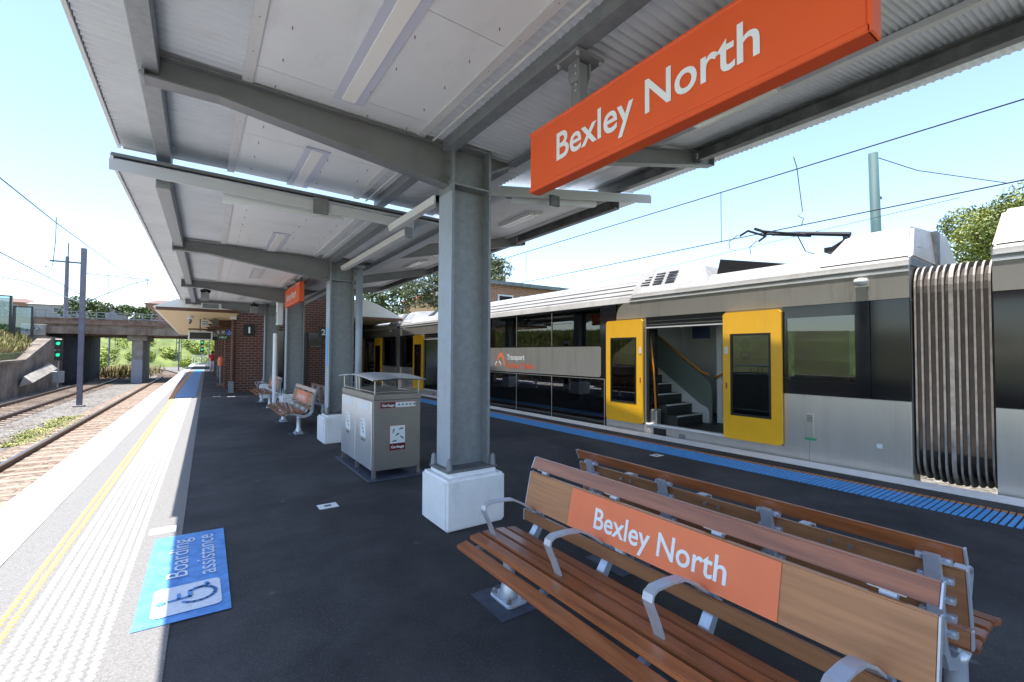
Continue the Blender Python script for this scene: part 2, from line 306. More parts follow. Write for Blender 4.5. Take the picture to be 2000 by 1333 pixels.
def wood(name, ca, cb, rough):
    m = bpy.data.materials.new(name); m.use_nodes = True; n = m.node_tree; b = n.nodes['Principled BSDF']; b.inputs['Roughness'].default_value = rough
    b.inputs['Coat Weight'].default_value = .35; b.inputs['Coat Roughness'].default_value = .2
    tc = n.nodes.new('ShaderNodeTexCoord'); mp = n.nodes.new('ShaderNodeMapping'); mp.inputs['Scale'].default_value = (14, .9, 14)
    n.links.new(tc.outputs['Object'], mp.inputs[0]); ns = n.nodes.new('ShaderNodeTexNoise'); ns.inputs['Scale'].default_value = 2.2; ns.inputs['Detail'].default_value = 9; ns.inputs['Distortion'].default_value = .6
    n.links.new(mp.outputs[0], ns.inputs['Vector']); cr = n.nodes.new('ShaderNodeValToRGB'); n.links.new(ns.outputs['Fac'], cr.inputs[0])
    cr.color_ramp.elements[0].position = .3; cr.color_ramp.elements[1].position = .72
    cr.color_ramp.elements[0].color = (*ca, 1); cr.color_ramp.elements[1].color = (*cb, 1); oi = n.nodes.new('ShaderNodeObjectInfo'); hv = n.nodes.new('ShaderNodeHueSaturation'); mv = n.nodes.new('ShaderNodeMapRange'); mv.inputs['To Min'].default_value = .78; mv.inputs['To Max'].default_value = 1.22
    n.links.new(oi.outputs['Random'], mv.inputs[0]); n.links.new(mv.outputs[0], hv.inputs['Value']); n.links.new(cr.outputs[0], hv.inputs['Color']); n.links.new(hv.outputs[0], b.inputs['Base Color'])
    av = n.nodes.new('ShaderNodeVectorMath'); av.operation = 'MULTIPLY_ADD'; n.links.new(tc.outputs['Object'], av.inputs[0]); av.inputs[1].default_value = (1, 1, 1); cv = n.nodes.new('ShaderNodeCombineXYZ'); n.links.new(oi.outputs['Random'], cv.inputs[1]); m7 = n.nodes.new('ShaderNodeVectorMath'); m7.operation = 'SCALE'; m7.inputs['Scale'].default_value = 37; n.links.new(cv.outputs[0], m7.inputs[0]); n.links.new(m7.outputs[0], av.inputs[2]); n.links.new(av.outputs[0], mp.inputs[0])
    bp = n.nodes.new('ShaderNodeBump'); bp.inputs['Strength'].default_value = .08; bp.inputs['Distance'].default_value = .004; n.links.new(ns.outputs['Fac'], bp.inputs['Height']); n.links.new(bp.outputs[0], b.inputs['Normal'])
    return m
M['wood'] = wood('varnished_timber', (.20, .062, .022), (.40, .135, .05), .32)
M['wood_s'] = wood('timber_board', (.30, .13, .055), (.44, .20, .09), .42)
M['wood_dk'] = wood('dark_timber', (.06, .045, .04), (.10, .08, .07), .6)

# ================================================================ SETTING
def Lx(y): return -1.71+.0152*y            # outer edge of the left coping
def Rx(y): return 7.60-.017*(y-1)          # outer edge of the right coping
def strip(name, xa, xb, y0, y1, z, m, n=12, kind='structure', thick=0, edge=Lx):
    mb = MB(); ys = [y0+(y1-y0)*i/n for i in range(n+1)]
    for i in range(n):
        a, b = ys[i], ys[i+1]
        if thick:
            mb.add([(edge(a)+xa,a,z-thick),(edge(a)+xb,a,z-thick),(edge(b)+xb,b,z-thick),(edge(b)+xa,b,z-thick),(edge(a)+xa,a,z),(edge(a)+xb,a,z),(edge(b)+xb,b,z),(edge(b)+xa,b,z)],
                   [(3,2,1,0),(4,5,6,7),(0,1,5,4),(1,2,6,5),(2,3,7,6),(3,0,4,7)])
        else: mb.add([(edge(a)+xa,a,z),(edge(a)+xb,a,z),(edge(b)+xb,b,z),(edge(b)+xa,b,z)], [(0,1,2,3)])
    o = mb.build(name, m, None, weld=True)
    if kind: o['kind'] = kind
    return o
g = MB(); g.add([(-900,-300,-1.32),(900,-300,-1.32),(900,1500,-1.32),(-900,1500,-1.32)], [(0,1,2,3)])
struct(g.build('ground', M['soil']))
g = MB(); g.add([(-11,-12,-1.20),(Lx(0)+.1,-12,-1.20),(Lx(60)+.1,62,-1.20),(-3.5,140,-1.20),(-30,140,-1.20),(-11,50,-1.20)], [(0,1,2,3,4,5)])
struct(g.build('ballast_bed', M['ballast']))
g = MB(); g.add([(7.4,-30,-1.20),(14.2,-30,-1.20),(14.2,60,-1.20),(6.0,60,-1.20)], [(0,1,2,3)])
struct(g.build('track_bed', M['ballast']))
# platform body, left side face and right side face
YE = 73.
ys = [-4, 10, 25, 45, YE]
pl = MB(); n = len(ys)
poly = [(Lx(y)+.05, y) for y in ys]+[(Rx(y)-.05, y) for y in reversed(ys)]
pl.prism(poly, 'z', -1.6, 0)
struct(pl.build('platform', M['asphalt']))
strip('left_coping', 0, .47, -4, YE, .012, M['coping'], 16, thick=.14)
strip('left_sunlit_band', .472, 1.56, -4, 70, .004, M['asphalt_sunlit'], 14)  # painted sunlight, ending where the canopy shadow begins
strip('right_coping', -.36, 0, -4, 50, .012, M['coping'], 12, thick=.14, edge=Rx)
# tactile base strips
# raised dots
def dots(name, xs, y0, y1, pitch, m, r, edge, label, h=.007, long=1.0):
    mb = MB(); k = 0; y = y0; nn = 8
    while y < y1:
        for x in xs:
            cx = edge(y)+x
            ring = [(cx+r*math.cos(2*math.pi*i/nn), y+r*long*math.sin(2*math.pi*i/nn), .004) for i in range(nn)]
            top = [(cx+r*.72*math.cos(2*math.pi*i/nn), y+r*long*.72*math.sin(2*math.pi*i/nn), .004+h) for i in range(nn)]
            mb.add(ring+top, [tuple(range(nn, 2*nn))]+[(i, (i+1) % nn, (i+1) % nn+nn, i+nn) for i in range(nn)])
        y += pitch; k += 1
    o = mb.build(name, m); tag(o, label, 'tactile paving', kind='stuff'); return o
dots('yellow_studs', [.735, .792], .6, 19.5, .058, M['yellow'], .020, Lx, 'two rows of yellow tactile studs beside the white studs')
dots('tactile_studs', [.862+i*.058 for i in range(8)], .6, 19.5, .058, M['white_tac'], .021, Lx, 'white tactile studs along the sunlit left platform edge')
strip('blue_tactile_strip', .80, 1.40, 19.7, 50, .01, M['blue_tac'], 8)
strip('orange_edge_strip', .62, .78, 19.7, 50, .009, M['orange_tac'], 6)
tb = MB()
for i in range(10):
    x = .83+i*.058
    tb.add([(Lx(19.8)+x,19.8,.015),(Lx(19.8)+x+.03,19.8,.015),(Lx(50)+x+.03,50,.015),(Lx(50)+x,50,.015)], [(0,1,2,3)])
tag(tb.build('tactile_ribs', mat('light_blue', (.10, .32, .62), .5)), 'light blue ribs on the far blue tactile strip', 'tactile paving', kind='stuff')
# right side tactile: blue blocks, orange edge, dark band
strip('dark_edge_band', -.72, -.37, -4, 40, .005, M['asphalt'], 6, edge=Rx)
def barstuff(name, x0, x1, wy, pitch, y0, y1, m, label, h=.014):
    mb = MB(); y = y0
    while y < y1:
        s = Rx(y); mb.box(s+x0, s+x1, y, y+wy, .003, .003+h); y += pitch
    o = mb.build(name, m); tag(o, label, 'tactile paving', kind='stuff'); return o
mb = MB(); y = -.4
while y < 20:
    for i in range(8):
        x0 = Rx(y)-1.30+i*.062
        mb.add([(x0,y,.003),(x0+.050,y,.003),(x0+.050,y+.040,.003),(x0,y+.040,.003),(x0+.006,y+.005,.014),(x0+.044,y+.005,.014),(x0+.044,y+.035,.014),(x0+.006,y+.035,.014)],
               [(4,5,6,7),(0,1,5,4),(1,2,6,5),(2,3,7,6),(3,0,4,7)])
    y += .055
tag(mb.build('blue_studs', M['blue_tac']), 'blue tactile studs along the platform edge beside the train', 'tactile paving', kind='stuff')
barstuff('orange_studs', -.79, -.74, .04, .055, -.4, 20, M['orange_tac'], 'row of orange studs between blue studs and train')
strip('blue_tactile_far', -1.30, -.81, 20, 40, .01, M['blue_tac'], 5, edge=Rx)
# painted boarding sign on the asphalt
bs = absthing('boarding_sign', 'blue painted boarding assistance square with wheelchair symbol on the platform', 'ground sign', (-.03, 4.15, 0))
MB().add([(-.28,3.38,.008),(.21,3.36,.008),(.23,4.92,.008),(-.26,4.94,.008)], [(0,1,2,3)]).build('painted_panel', M['blue_paint'], bs)
t = MB(); text(t, 'Boarding', (-.085, 4.40, .014), (0,1,0), (-1,0,0), .78, .125); text(t, 'assistance', (.085, 4.38, .014), (0,1,0), (-1,0,0), .84, .125)
t.build('lettering', M['palepaint'], bs)
def rrect(x0, x1, y0, y1, r, n=5):
    p = []
    for cx, cy, a in ((x1-r, y1-r, 0), (x0+r, y1-r, 90), (x0+r, y0+r, 180), (x1-r, y0+r, 270)):
        for i in range(n+1): p.append((cx+r*math.cos(R(a+90*i/n)), cy+r*math.sin(R(a+90*i/n))))
    return p
p = rrect(-.20, .165, 3.46, 3.86, .04)
MB().add([(a, b, .013) for a, b in p], [tuple(range(len(p)))]).build('symbol_square', M['palepaint'], bs)
wc = MB()      # wheelchair: u=+y reading direction, v=-x up
def wpt(u, v): return (-.015-v, 3.66+u, .018)
def line2(mb, pts, wd):
    P = [Vector(wpt(*q)) for q in pts]
    for a, b in zip(P[:-1], P[1:]):
        d = (b-a).normalized(); nn = Vector((-d.y, d.x, 0))*wd/2; e = d*wd*.3
        mb.add([a-e+nn, b+e+nn, b+e-nn, a-e-nn], [(0,1,2,3)])
line2(wc, [(.10*math.cos(R(a))+.0, .10*math.sin(R(a))-.05) for a in range(130, 371, 20)], .022)
line2(wc, [(-.02, .10), (-.01, -.01), (.075, -.01), (.115, -.11), (.15, -.10)], .024); line2(wc, [(-.015, .05), (.06, .05)], .02)
hd = [wpt(-.025+.026*math.cos(R(a)), .14+.026*math.sin(R(a))) for a in range(0, 360, 30)]; wc.add(hd, [tuple(range(12))])
wc.build('wheelchair_symbol', M['blue_paint'], bs)
o = MB().box(-.31, -.12, 5.06, 5.22, .001, .012).build('floor_marker', M['white_paint']); tag(o, 'small white painted block above the blue boarding square', 'floor marker')
def marker(x, y, s, lab):
    r = absthing('floor_plaque', lab, 'floor plaque', (x, y, 0))
    MB().box(x-s, x+s, y-s*.8, y+s*.8, .002, .006).build('plate', M['white_paint'], r)
    MB().box(x-s*.35, x+s*.35, y-s*.25, y+s*.25, .006, .009).build('inset', M['galv_dark'], r)
marker(1.155, 5.03, .095, 'white square plaque in the asphalt left of the near column')
marker(6.02, 4.66, .09, 'white square plaque in the asphalt beside the blue studs')
marker(2.72, 4.8, .08, 'white square plaque behind the near column plinth')
marker(1.05, 19.3, .12, 'faint white plaque in front of the brick building')
marker(.62, 19.6, .12, 'faint white plaque beside the far blue tactile strip')

# ---- tracks
def track(name, label, pts, ballast_sleepers=True, group='railway tracks'):
    t = absthing(name, label, 'railway track', (pts[0][0], pts[0][1], -1.2), group)
    P = [Vector((x, y, 0)) for x, y in pts]
    for s in (-.75, .75):
        a = MB(); h = MB(); prev = None
        q = []
        for i, p in enumerate(P):
            d = (P[min(i+1, len(P)-1)]-P[max(i-1, 0)]).normalized(); nn = Vector((d.y, -d.x, 0)); q.append((p+nn*s, nn))
        for mbb, pr in ((a, [(-.035, -1.17), (.035, -1.17), (.02, -1.145), (.02, -1.045), (-.02, -1.045), (-.02, -1.145)]), (h, [(-.036, -1.045), (.036, -1.045), (.036, -1.01), (-.036, -1.01)])):
            k = len(pr); vs = []
            for c, nn in q:
                vs += [(c.x+nn.x*u, c.y+nn.y*u, z) for u, z in pr]
            fs = [(i*k+j, i*k+(j+1) % k, (i+1)*k+(j+1) % k, (i+1)*k+j) for i in range(len(q)-1) for j in range(k)]
            mbb.add(vs, fs)
        ro = a.build('rail', M['rail'], t); h.build('rail_head', M['railtop'], ro)
    L = [0]
    for a, b in zip(P[:-1], P[1:]): L.append(L[-1]+(b-a).length)
    d = .3; cnt = 0; rest = MB()
    while d < L[-1] and cnt < 190:
        i = max(j for j in range(len(L)) if L[j] <= d); i = min(i, len(P)-2)
        tt = (d-L[i])/(L[i+1]-L[i]); c = P[i].lerp(P[i+1], tt); dr = (P[i+1]-P[i]).normalized(); nn = Vector((dr.y, -dr.x, 0))
        vs = []
        for z in (-1.21, -1.165):
            for a, b in ((-1.25, -.12), (1.25, -.12), (1.25, .12), (-1.25, .12)): v = c+nn*a+dr*b; vs.append((v.x, v.y, z+random.uniform(-.006, .006)))
        target = MB() if cnt < 100 else rest
        target.add(vs, [(3,2,1,0),(4,5,6,7),(0,1,5,4),(1,2,6,5),(2,3,7,6),(3,0,4,7)])
        if cnt < 100: target.build('sleeper', M['sleeper'], t)
        cnt += 1; d += .68
    if cnt > 100: rest.build('sleepers', M['sleeper'], t)['kind'] = 'stuff'
    return t
def curve(x0, slope, ya, yb, yc, rad):
    pts = [(x0+slope*y, y) for y in np.arange(ya, yb, 3.0)]
    x, y = pts[-1]; a = slope
    while y < yc: a -= 3/rad; x += math.sin(a)*3; y += math.cos(a)*3; pts.append((x, y))
    return pts
t1pts = curve(-3.16, .0152, 5, 62, 118, 130)
t2pts = curve(-7.25, .004, 18, 56, 118, 110)
track('railway_track', 'near left track with dark rail running along the platform to the bridge', t1pts)
track('railway_track', 'far left track curving beneath the bridge beside the retaining wall', t2pts)
track('railway_track', 'track under the stationary train', [(9.17, -20), (9.17, 0), (8.9, 20), (8.4, 42)], group='railway tracks')
# rusty fines in the near track
g = MB()
for i in range(14):
    a, b = 2+i*4.2, 2+(i+1)*4.2
    g.add([(Lx(a)-2.9,a,-1.172),(Lx(a)+.0,a,-1.172),(Lx(b)+.0,b,-1.172),(Lx(b)-2.9,b,-1.172)], [(0,1,2,3)])
struct(g.build('rusty_ballast', M['ballast2'], weld=True))

# ================================================================ VEGETATION
def leaves(centers, radii, n, size, seed, squash=1.0, up=0.2):
    rs = np.random.RandomState(seed); vs = []; 
    C = np.array(centers, float); Rr = np.array(radii, float)
    wgt = (Rr**2)/np.sum(Rr**2); idx = rs.choice(len(C), n, p=wgt)
    d = rs.normal(size=(n, 3)); d /= np.linalg.norm(d, axis=1)[:, None]
    rad = Rr[idx]*(.62+.42*rs.rand(n)); pos = C[idx]+d*rad[:, None]*np.array([1, 1, squash])
    nrm = d*.7+rs.normal(size=(n, 3))*.6; nrm[:, 2] += up; nrm /= np.linalg.norm(nrm, axis=1)[:, None]
    t = np.cross(nrm, rs.normal(size=(n, 3))); t /= np.linalg.norm(t, axis=1)[:, None]; b = np.cross(nrm, t)
    s = size*(.6+.8*rs.rand(n))[:, None]
    q = np.stack([pos-t*s, pos-b*s*.5, pos+t*s, pos+b*s*.5], 1).reshape(-1, 3)
    return q
def quads_obj(name, q, m, parent=None):
    me = bpy.data.meshes.new(name); n = len(q)//4
    root = parent
    if root is not None: q = q-np.array(root.location)
    me.vertices.add(len(q)); me.vertices.foreach_set('co', q.astype(np.float32).ravel())
    me.loops.add(len(q)); me.loops.foreach_set('vertex_index', np.arange(len(q), dtype=np.int32))
    me.polygons.add(n); me.polygons.foreach_set('loop_start', np.arange(0, len(q), 4, dtype=np.int32))
    me.update(calc_edges=True); me.validate(); me.materials.append(m)
    o = bpy.data.objects.new(name, me); col.objects.link(o); o.parent = parent; return o
def tree(label, x, y, z0, h, cr, m, seed, n=9000, leaf=.09, trunk=.35, cat='tree', clumps=26, group=None, low=.35, name='tree'):
    rs = random.Random(seed)
    t = absthing(name, label, cat, (x, y, z0), group)
    cs = []; rad = []; tb = MB(); base = Vector((x, y, z0)); top = Vector((x+rs.uniform(-.3, .3), y, z0+h*.62))
    tb.tube([base, base.lerp(top, .5)+Vector((rs.uniform(-.15, .15), 0, 0)), top], [trunk*.5, trunk*.38, trunk*.2], 7)
    for i in range(clumps):
        a = rs.uniform(0, 6.28); zz = rs.uniform(low, 1.0); rr = cr*math.sqrt(max(.05, 1-((zz-.62)/.45)**2))*rs.uniform(.35, .95)
        c = (x+rr*math.cos(a), y+rr*math.sin(a), z0+h*zz*.95); cs.append(c); rad.append(cr*rs.uniform(.2, .38))
        if i % 2 == 0: tb.tube([base.lerp(top, rs.uniform(.45, .95)), Vector(c)], [trunk*.16, .02], 5)
    tb.build('trunk', M['bark'], t)
    quads_obj('crown', leaves(cs, rad, n, leaf, seed, .8), m, t)
    return t
def bladefield(name, spots, m, seed, h=(.3, .8), wd=.012, label='', lean=.35):
    rs = np.random.RandomState(seed); P = np.array(spots); n = len(P)
    a = rs.rand(n)*6.28; hh = h[0]+(h[1]-h[0])*rs.rand(n); dx = np.cos(a); dy = np.sin(a); w_ = wd*(.6+.8*rs.rand(n))
    tip = P+np.stack([dx*hh*lean*rs.rand(n)*2, dy*hh*lean*rs.rand(n)*2, hh], 1)
    side = np.stack([-dy, dx, 0*dx], 1)*w_[:, None]
    mid = (P*.45+tip*.55); mid[:, 2] += hh*.12
    q = np.stack([P-side, P+side, mid+side*.8, mid-side*.8], 1).reshape(-1, 3)
    q2 = np.stack([mid-side*.8, mid+side*.8, tip+side*.05, tip-side*.05], 1).reshape(-1, 3)
    o = quads_obj(name, np.concatenate([q, q2]), m); tag(o, label, 'grass', kind='stuff'); return o
rs = np.random.RandomState(3)
# grass on the ballast between the tracks
sp = []
for _ in range(15000):
    t_ = rs.rand(); y = 9+t_*26; sp.append((-4.75+.02*y+rs.normal()*.26+.12*math.sin(y*1.9), y, -1.2))
bladefield('weeds', [s for s in sp if math.sin(s[1]*1.3)+math.sin(s[1]*.47+2) > -1.1 and s[1] < 27], mat('weed_green', (.19, .24, .05), .8, var=.4, vscale=1.5, c2=(.42, .40, .15)), 5, (.015, .06), .022, 'low green weeds in the ballast between the left tracks', 1.2)
# right embankment behind the train
em = MB(); prof = [(14.0, -1.3), (14.3, .1), (15.0, 1.7), (17, 2.8), (30, 3.5), (60, 3.7)]
for i in range(len(prof)-1):
    (xa, za), (xb, zb) = prof[i], prof[i+1]
    em.add([(xa,-30,za),(xb,-30,zb),(xb,90,zb),(xa,90,za)], [(0,1,2,3)])
struct(em.build('embankment', M['soil'], weld=True))
sp = []
for _ in range(42000):
    x = 14.25+rs.rand()**1.2*3.2; z = np.interp(x, [p[0] for p in prof], [p[1] for p in prof]); sp.append((x, -6+rs.rand()*32, z))
bladefield('embankment_grass', sp, mat('long_grass', (.20, .33, .05), .7, var=.35, vscale=.7, c2=(.50, .60, .16)), 6, (.35, .95), .014, 'long green grass on the embankment behind the train')
gv = MB(); gv.add([(11.2,4.5,-1.19),(11.2,40,-1.19),(13.9,40,1.0),(13.9,4.5,1.0)], [(0,1,2,3)]).add([(11.2,4.5,-1.19),(13.9,4.5,1.0),(13.9,4.5,-1.19)], [(0,1,2)])
struct(gv.build('verge', M['soil']))
sp = []
for _ in range(30000):
    x = 11.3+rs.rand()*2.5; sp.append((x, 4.4+rs.rand()*22, -1.2+(x-11.2)*.81))
bladefield('verge_long_grass', sp, bpy.data.materials['long_grass'], 16, (.4, 1.1), .014, 'tall pale green grass close behind the train, seen through its windows')
# left bank above the retaining wall
bk = MB(); bprof = [(-9.34, -1.25), (-9.35, .45), (-10.2, 1.2), (-12, 2.2), (-16, 2.9), (-60, 3.2)]
for i in range(len(bprof)-1):
    (xa, za), (xb, zb) = bprof[i], bprof[i+1]
    bk.add([(xa,5,za),(xb,5,zb),(xb,47,zb+1.2),(xa,47,za+1.2)], [(0,1,2,3)])
struct(bk.build('left_bank', M['soil'], weld=True))
spg = []; spd = []
for _ in range(26000):
    x = -9.4-rs.rand()**1.3*6; y = 22+rs.rand()*25; z = np.interp(-x, [-p[0] for p in bprof], [p[1] for p in bprof])+(y-5)/42*1.2
    (spd if (x > -10.9 and rs.rand() < .8) or rs.rand() < .15 else spg).append((x, y, z))
bladefield('bank_grass', spg, M['grass'], 8, (.2, .55), .03, 'green grass and weeds on the bank behind the left wall')
bladefield('dry_grass', spd, M['grass_dry'], 9, (.15, .45), .03, 'dry straw grass spilling over the left retaining wall')

# ================================================================ CANOPY (two roof sections and their columns)
ZH, ZL = 3.66, 3.37
def corr(x0, x1, zf, y0, y1, pitch=.076, amp=.009, nx=2, per=6):
    mb = MB(); ny = int((y1-y0)/pitch*per); xs = [x0+(x1-x0)*i/nx for i in range(nx+1)]
    vs = []
    for j in range(ny+1):
        y = y0+(y1-y0)*j/ny; a = amp*math.sin(2*math.pi*(y-y0)/pitch)
        for x in xs: vs.append((x, y, zf(x)+a))
    k = nx+1; fs = [(j*k+i, j*k+i+1, (j+1)*k+i+1, (j+1)*k+i) for j in range(ny) for i in range(nx)]
    return mb.add(vs, fs)
def canopy(name, label, z, y0, y1, xr, beams, loc, lights, rlights, endtrim):
    c = absthing(name, label, 'platform canopy', loc)
    lp = lambda x: z+.025-.02*(x+.67)
    rp = lambda x: (z-ZH)+4.82-.16*(7.05-x)
    corr(-.67, 2.95, lp, y0, y1, .068, .011).build('roof_sheet', M['sheet'], c, smooth=True)
    corr(2.9, 6.05, rp, y0, y1, .048, .007).build('roof_sheet', M['sheet'], c, smooth=True)
    corr(6.05, xr, rp, y0, y1, .076, .014).build('eave_sheet', M['sheet'], c, smooth=True)
    # top skins so that the roof has thickness and casts clean shade
    t = MB(); t.prism([(-.69, z+.05), (2.98, z-.02), (2.98, z+.01), (-.69, z+.08)], 'y', y0-.01, y1+.01); t.build('roof_skin', M['skin_grey'], c)
    t = MB(); t.prism([(2.9, rp(2.9)+.03), (xr+.02, rp(xr)+.03), (xr+.02, rp(xr)+.06), (2.9, rp(2.9)+.06)], 'y', y0-.01, y1+.01); t.build('roof_skin', M['trim'], c)
    # edge flashing
    MB().prism([(-.70, z-.005), (-.675, z-.005), (-.675, z+.07), (-.70, z+.07)], 'y', y0, y1).build('edge_flashing', M['trim'], c)
    MB().prism([(xr+.02, rp(xr)+.02), (xr+.04, rp(xr)+.02), (xr+.04, rp(xr)+.07), (xr+.02, rp(xr)+.07)], 'y', y0, y1).build('edge_flashing', M['trim'], c)
    # bulkhead between the two roof planes
    MB().box(2.93, 2.96, y0, y1, z+.03, rp(2.93)+.03).build('bulkhead', M['panel'], c)
    # purlins between beams
    segs = []; bb = [y0]+[b for b in beams if y0 < b < y1]+[y1]
    for k in range(len(bb)-1):
        a = bb[k]+(.02 if k else .12); b = bb[k+1]-(.02 if k < len(bb)-2 else -.02)
        MB().box(-.37, -.25, a, b, z-.15, z+.012).build('purlin', M['galv'], c, bevel=.006)
        a = bb[k]+.06; b = bb[k+1]-.06
        pu = MB(); pu.box(1.88, 1.90, a, b, z-.14, z-.03); pu.box(1.90, 1.99, a, b, z-.14, z-.125); pu.box(1.90, 1.99, a, b, z-.05, z-.035); pu.build('purlin', M['galv'], c)
        pu = MB(); pu.box(2.62, 2.70, a, b, z-.10, z-.08); pu.box(2.70, 2.72, a, b, z-.10, z-.05); pu.build('purlin', M['galv'], c)
        xx = 6.05
        pu = MB(); pu.box(xx, xx+.018, a-.03, b+.03, rp(xx)-.22, rp(xx)-.012); pu.box(xx-.09, xx, a-.03, b+.03, rp(xx)-.22, rp(xx)-.20); pu.box(xx-.09, xx, a-.03, b+.03, rp(xx)-.04, rp(xx)-.02)
        pu.build('edge_purlin', M['galv_dark'], c)
    # flat soffit panels either side
    def soffit(x0, x1, ya, yb, zf, step=1.2, m=M['panel']):
        y = ya
        while y < yb-.05:
            e = min(y+step, yb)-.006
            MB().prism([(x0, zf(x0)), (x1, zf(x1)), (x1, zf(x1)+.012), (x0, zf(x0)+.012)], 'y', y, e).build('soffit_panel', m, c); y += step
    soffit(.30, 1.66, y0+.05, y1-.03, lambda x: lp(x)-.026)
    for xx in (.27, 1.655): MB().box(xx-.035, xx+.035, y0+.05, y1-.03, lp(xx)-.042, lp(xx)-.028).build('panel_trim', M['trim'], c)
    for (ya, yb) in rlights['soffit']: soffit(3.75, 5.75, ya, yb, lambda x: rp(x)-.035)
    for xx in rlights['trim']:
        MB().prism([(xx-.05, rp(xx-.05)-.075), (xx+.05, rp(xx+.05)-.075), (xx+.05, rp(xx+.05)-.012), (xx-.05, rp(xx-.05)-.012)], 'y', y0+.02, y1-.02).build('light_channel', M['trim'], c)
    for ya, yb in lights:
        l = MB().box(.84, 1.07, ya, yb, lp(.95)-.042, lp(.95)-.03).build('ceiling_light', M['light_frame'], c)
        MB().box(.90, 1.01, ya+.03, yb-.03, lp(.95)-.050, lp(.95)-.0425).build('diffuser', M['diffuser'], l, bevel=.003)
    for ya, yb in rlights['lights']:
        l = MB().prism([(4.78, rp(4.78)-.07), (5.08, rp(5.08)-.07), (5.08, rp(5.08)-.037), (4.78, rp(4.78)-.037)], 'y', ya, yb).build('ceiling_light', M['trim'], c)
        for u in (4.81, 4.95): MB().prism([(u, rp(u)-.095), (u+.1, rp(u+.1)-.095), (u+.1, rp(u+.1)-.072), (u, rp(u)-.072)], 'y', ya+.03, yb-.03).build('diffuser', M['diffuser'], l)
    q = MB(); y = y0+.1
    while y < y1-.1:
        for xx in (.27, .45, 1.1+.05*math.sin(y*7), 1.5, 1.655):
            q.tube([(xx, y, lp(xx)-.02), (xx, y, lp(xx)-.046)], .0035, 5)
        y += .38
    q.build('panel_screws', M['galv_dark'], c)['kind'] = 'stuff'
    MB().tube([(1.78, y0+.05, z-.06), (1.78, y1-.05, z-.07)], .012, 6).build('conduit', M['trim'], c)
    MB().box(-.66, 2.95, y1-.004, y1+.012, z+.0, z+.05).build('end_flashing', M['trim'], c)
    MB().prism([(2.95, rp(2.95)-.02), (xr, rp(xr)-.02), (xr, rp(xr)+.03), (2.95, rp(2.95)+.03)], 'y', y1-.004, y1+.012).build('end_flashing', M['trim'], c)
    if endtrim:
        # sloping fascia where the lower roof starts
        MB().prism([(-.70, z-.09), (2.25, z-.20), (2.25, z-.085), (-.70, z+.01)], 'y', y0-.03, y0-.012).build('fascia', mat('fascia', (.52, .53, .54), .5), c)
        MB().prism([(2.6, rp(2.6)-.10), (xr+.03, rp(xr)-.10), (xr+.03, rp(xr)+.03), (2.6, rp(2.6)+.03)], 'y', y0-.03, y0-.012).build('fascia', mat('fascia_shade', (.50, .51, .50), .5), c)
        MB().box(.19, 1.40, y0+.10, y0+.16, z-.19, z-.03).build('drop_panel', M['panel'], c)
        MB().box(1.05, 1.21, y0-.06, y0-.032, z-.19, z-.01).build('sleeve', M['galv_dark'], c)
        MB().prism([(3.9, rp(3.9)-.16), (5.6, rp(5.6)-.16), (5.6, rp(5.6)-.01), (3.9, rp(3.9)-.01)], 'y', y0+.12, y0+.2).build('drop_panel', M['panel'], c)
        MB().box(4.45, 4.62, y0-.08, y0-.032, rp(4.5)-.22, rp(4.5)-.06).build('sleeve', M['galv_dark'], c)
    # light gutter running along the valley
    return c
YS = 5.5
canopy('platform_canopy', 'high near canopy roof with corrugated sheeting and flush ceiling lights above the benches', ZH, -1.2, 6.0, 7.05, [-.8, 3.95], (2.1, 2.4, ZH),
       [(-.6, .8), (2.2, 3.72), (4.78, 6.0-.02)], dict(soffit=[(3.95, 5.95)], lights=[(2.3, 3.3), (4.1, 5.3)], trim=[5.13, 3.80]), False)
low_roof = canopy('platform_canopy', 'lower far canopy roof stepping down beyond the near column towards the brick building', ZL, YS, 19.2, 6.82, [8.7, 13.45, 18.2], (2.1, 12, ZL),
       [(7.28, 8.65), (10.75, 12.1), (13.9, 15.2), (16.2, 17.5)], dict(soffit=[(YS+.3, 19.1)], lights=[(6.46, 7.5), (9.6, 10.8), (11.6, 12.8)], trim=[3.70, 5.78]), True)
low_roof.rotation_euler = (0, 0, -.0155); low_roof.location.x += .10
# gutters (light box) from the column to the step and on
gg = absthing('valley_gutter', 'pale box gutter between the near column and the roof step', 'gutter', (2.0, 4.8, 3.1))
MB().prism([(1.92, 3.10), (1.99, 3.10), (2.01, 3.17), (1.90, 3.17)], 'y', 4.12, 5.45).build('trough', M['trim'], gg)
MB().box(1.91, 2.0, 4.12, 4.15, 3.06, 3.18).build('end_bracket', M['galv'], gg, bevel=.01)
gg = absthing('valley_gutter', 'pale box gutter from the roof step to the second column', 'gutter', (2.2, 7, 3.1))
MB().prism([(2.12, 3.09), (2.20, 3.09), (2.22, 3.16), (2.10, 3.16)], 'y', 5.42, 8.5).build('trough', M['trim'], gg)
MB().box(2.11, 2.21, 5.40, 5.43, 3.05, 3.18).build('end_bracket', M['galv'], gg, bevel=.01)
dp = absthing('downpipe', 'round pale grey downpipe rising beside the second column behind the bin', 'downpipe', (2.43, 8.45, 0))
MB().tube([(2.43, 8.45, 0), (2.43, 8.45, 3.2)], .062, 14).build('pipe', M['post'], dp, smooth=True)
MB().box(2.35, 2.51, 8.38, 8.52, 3.15, 3.21).build('collar', M['galv'], dp, bevel=.008)

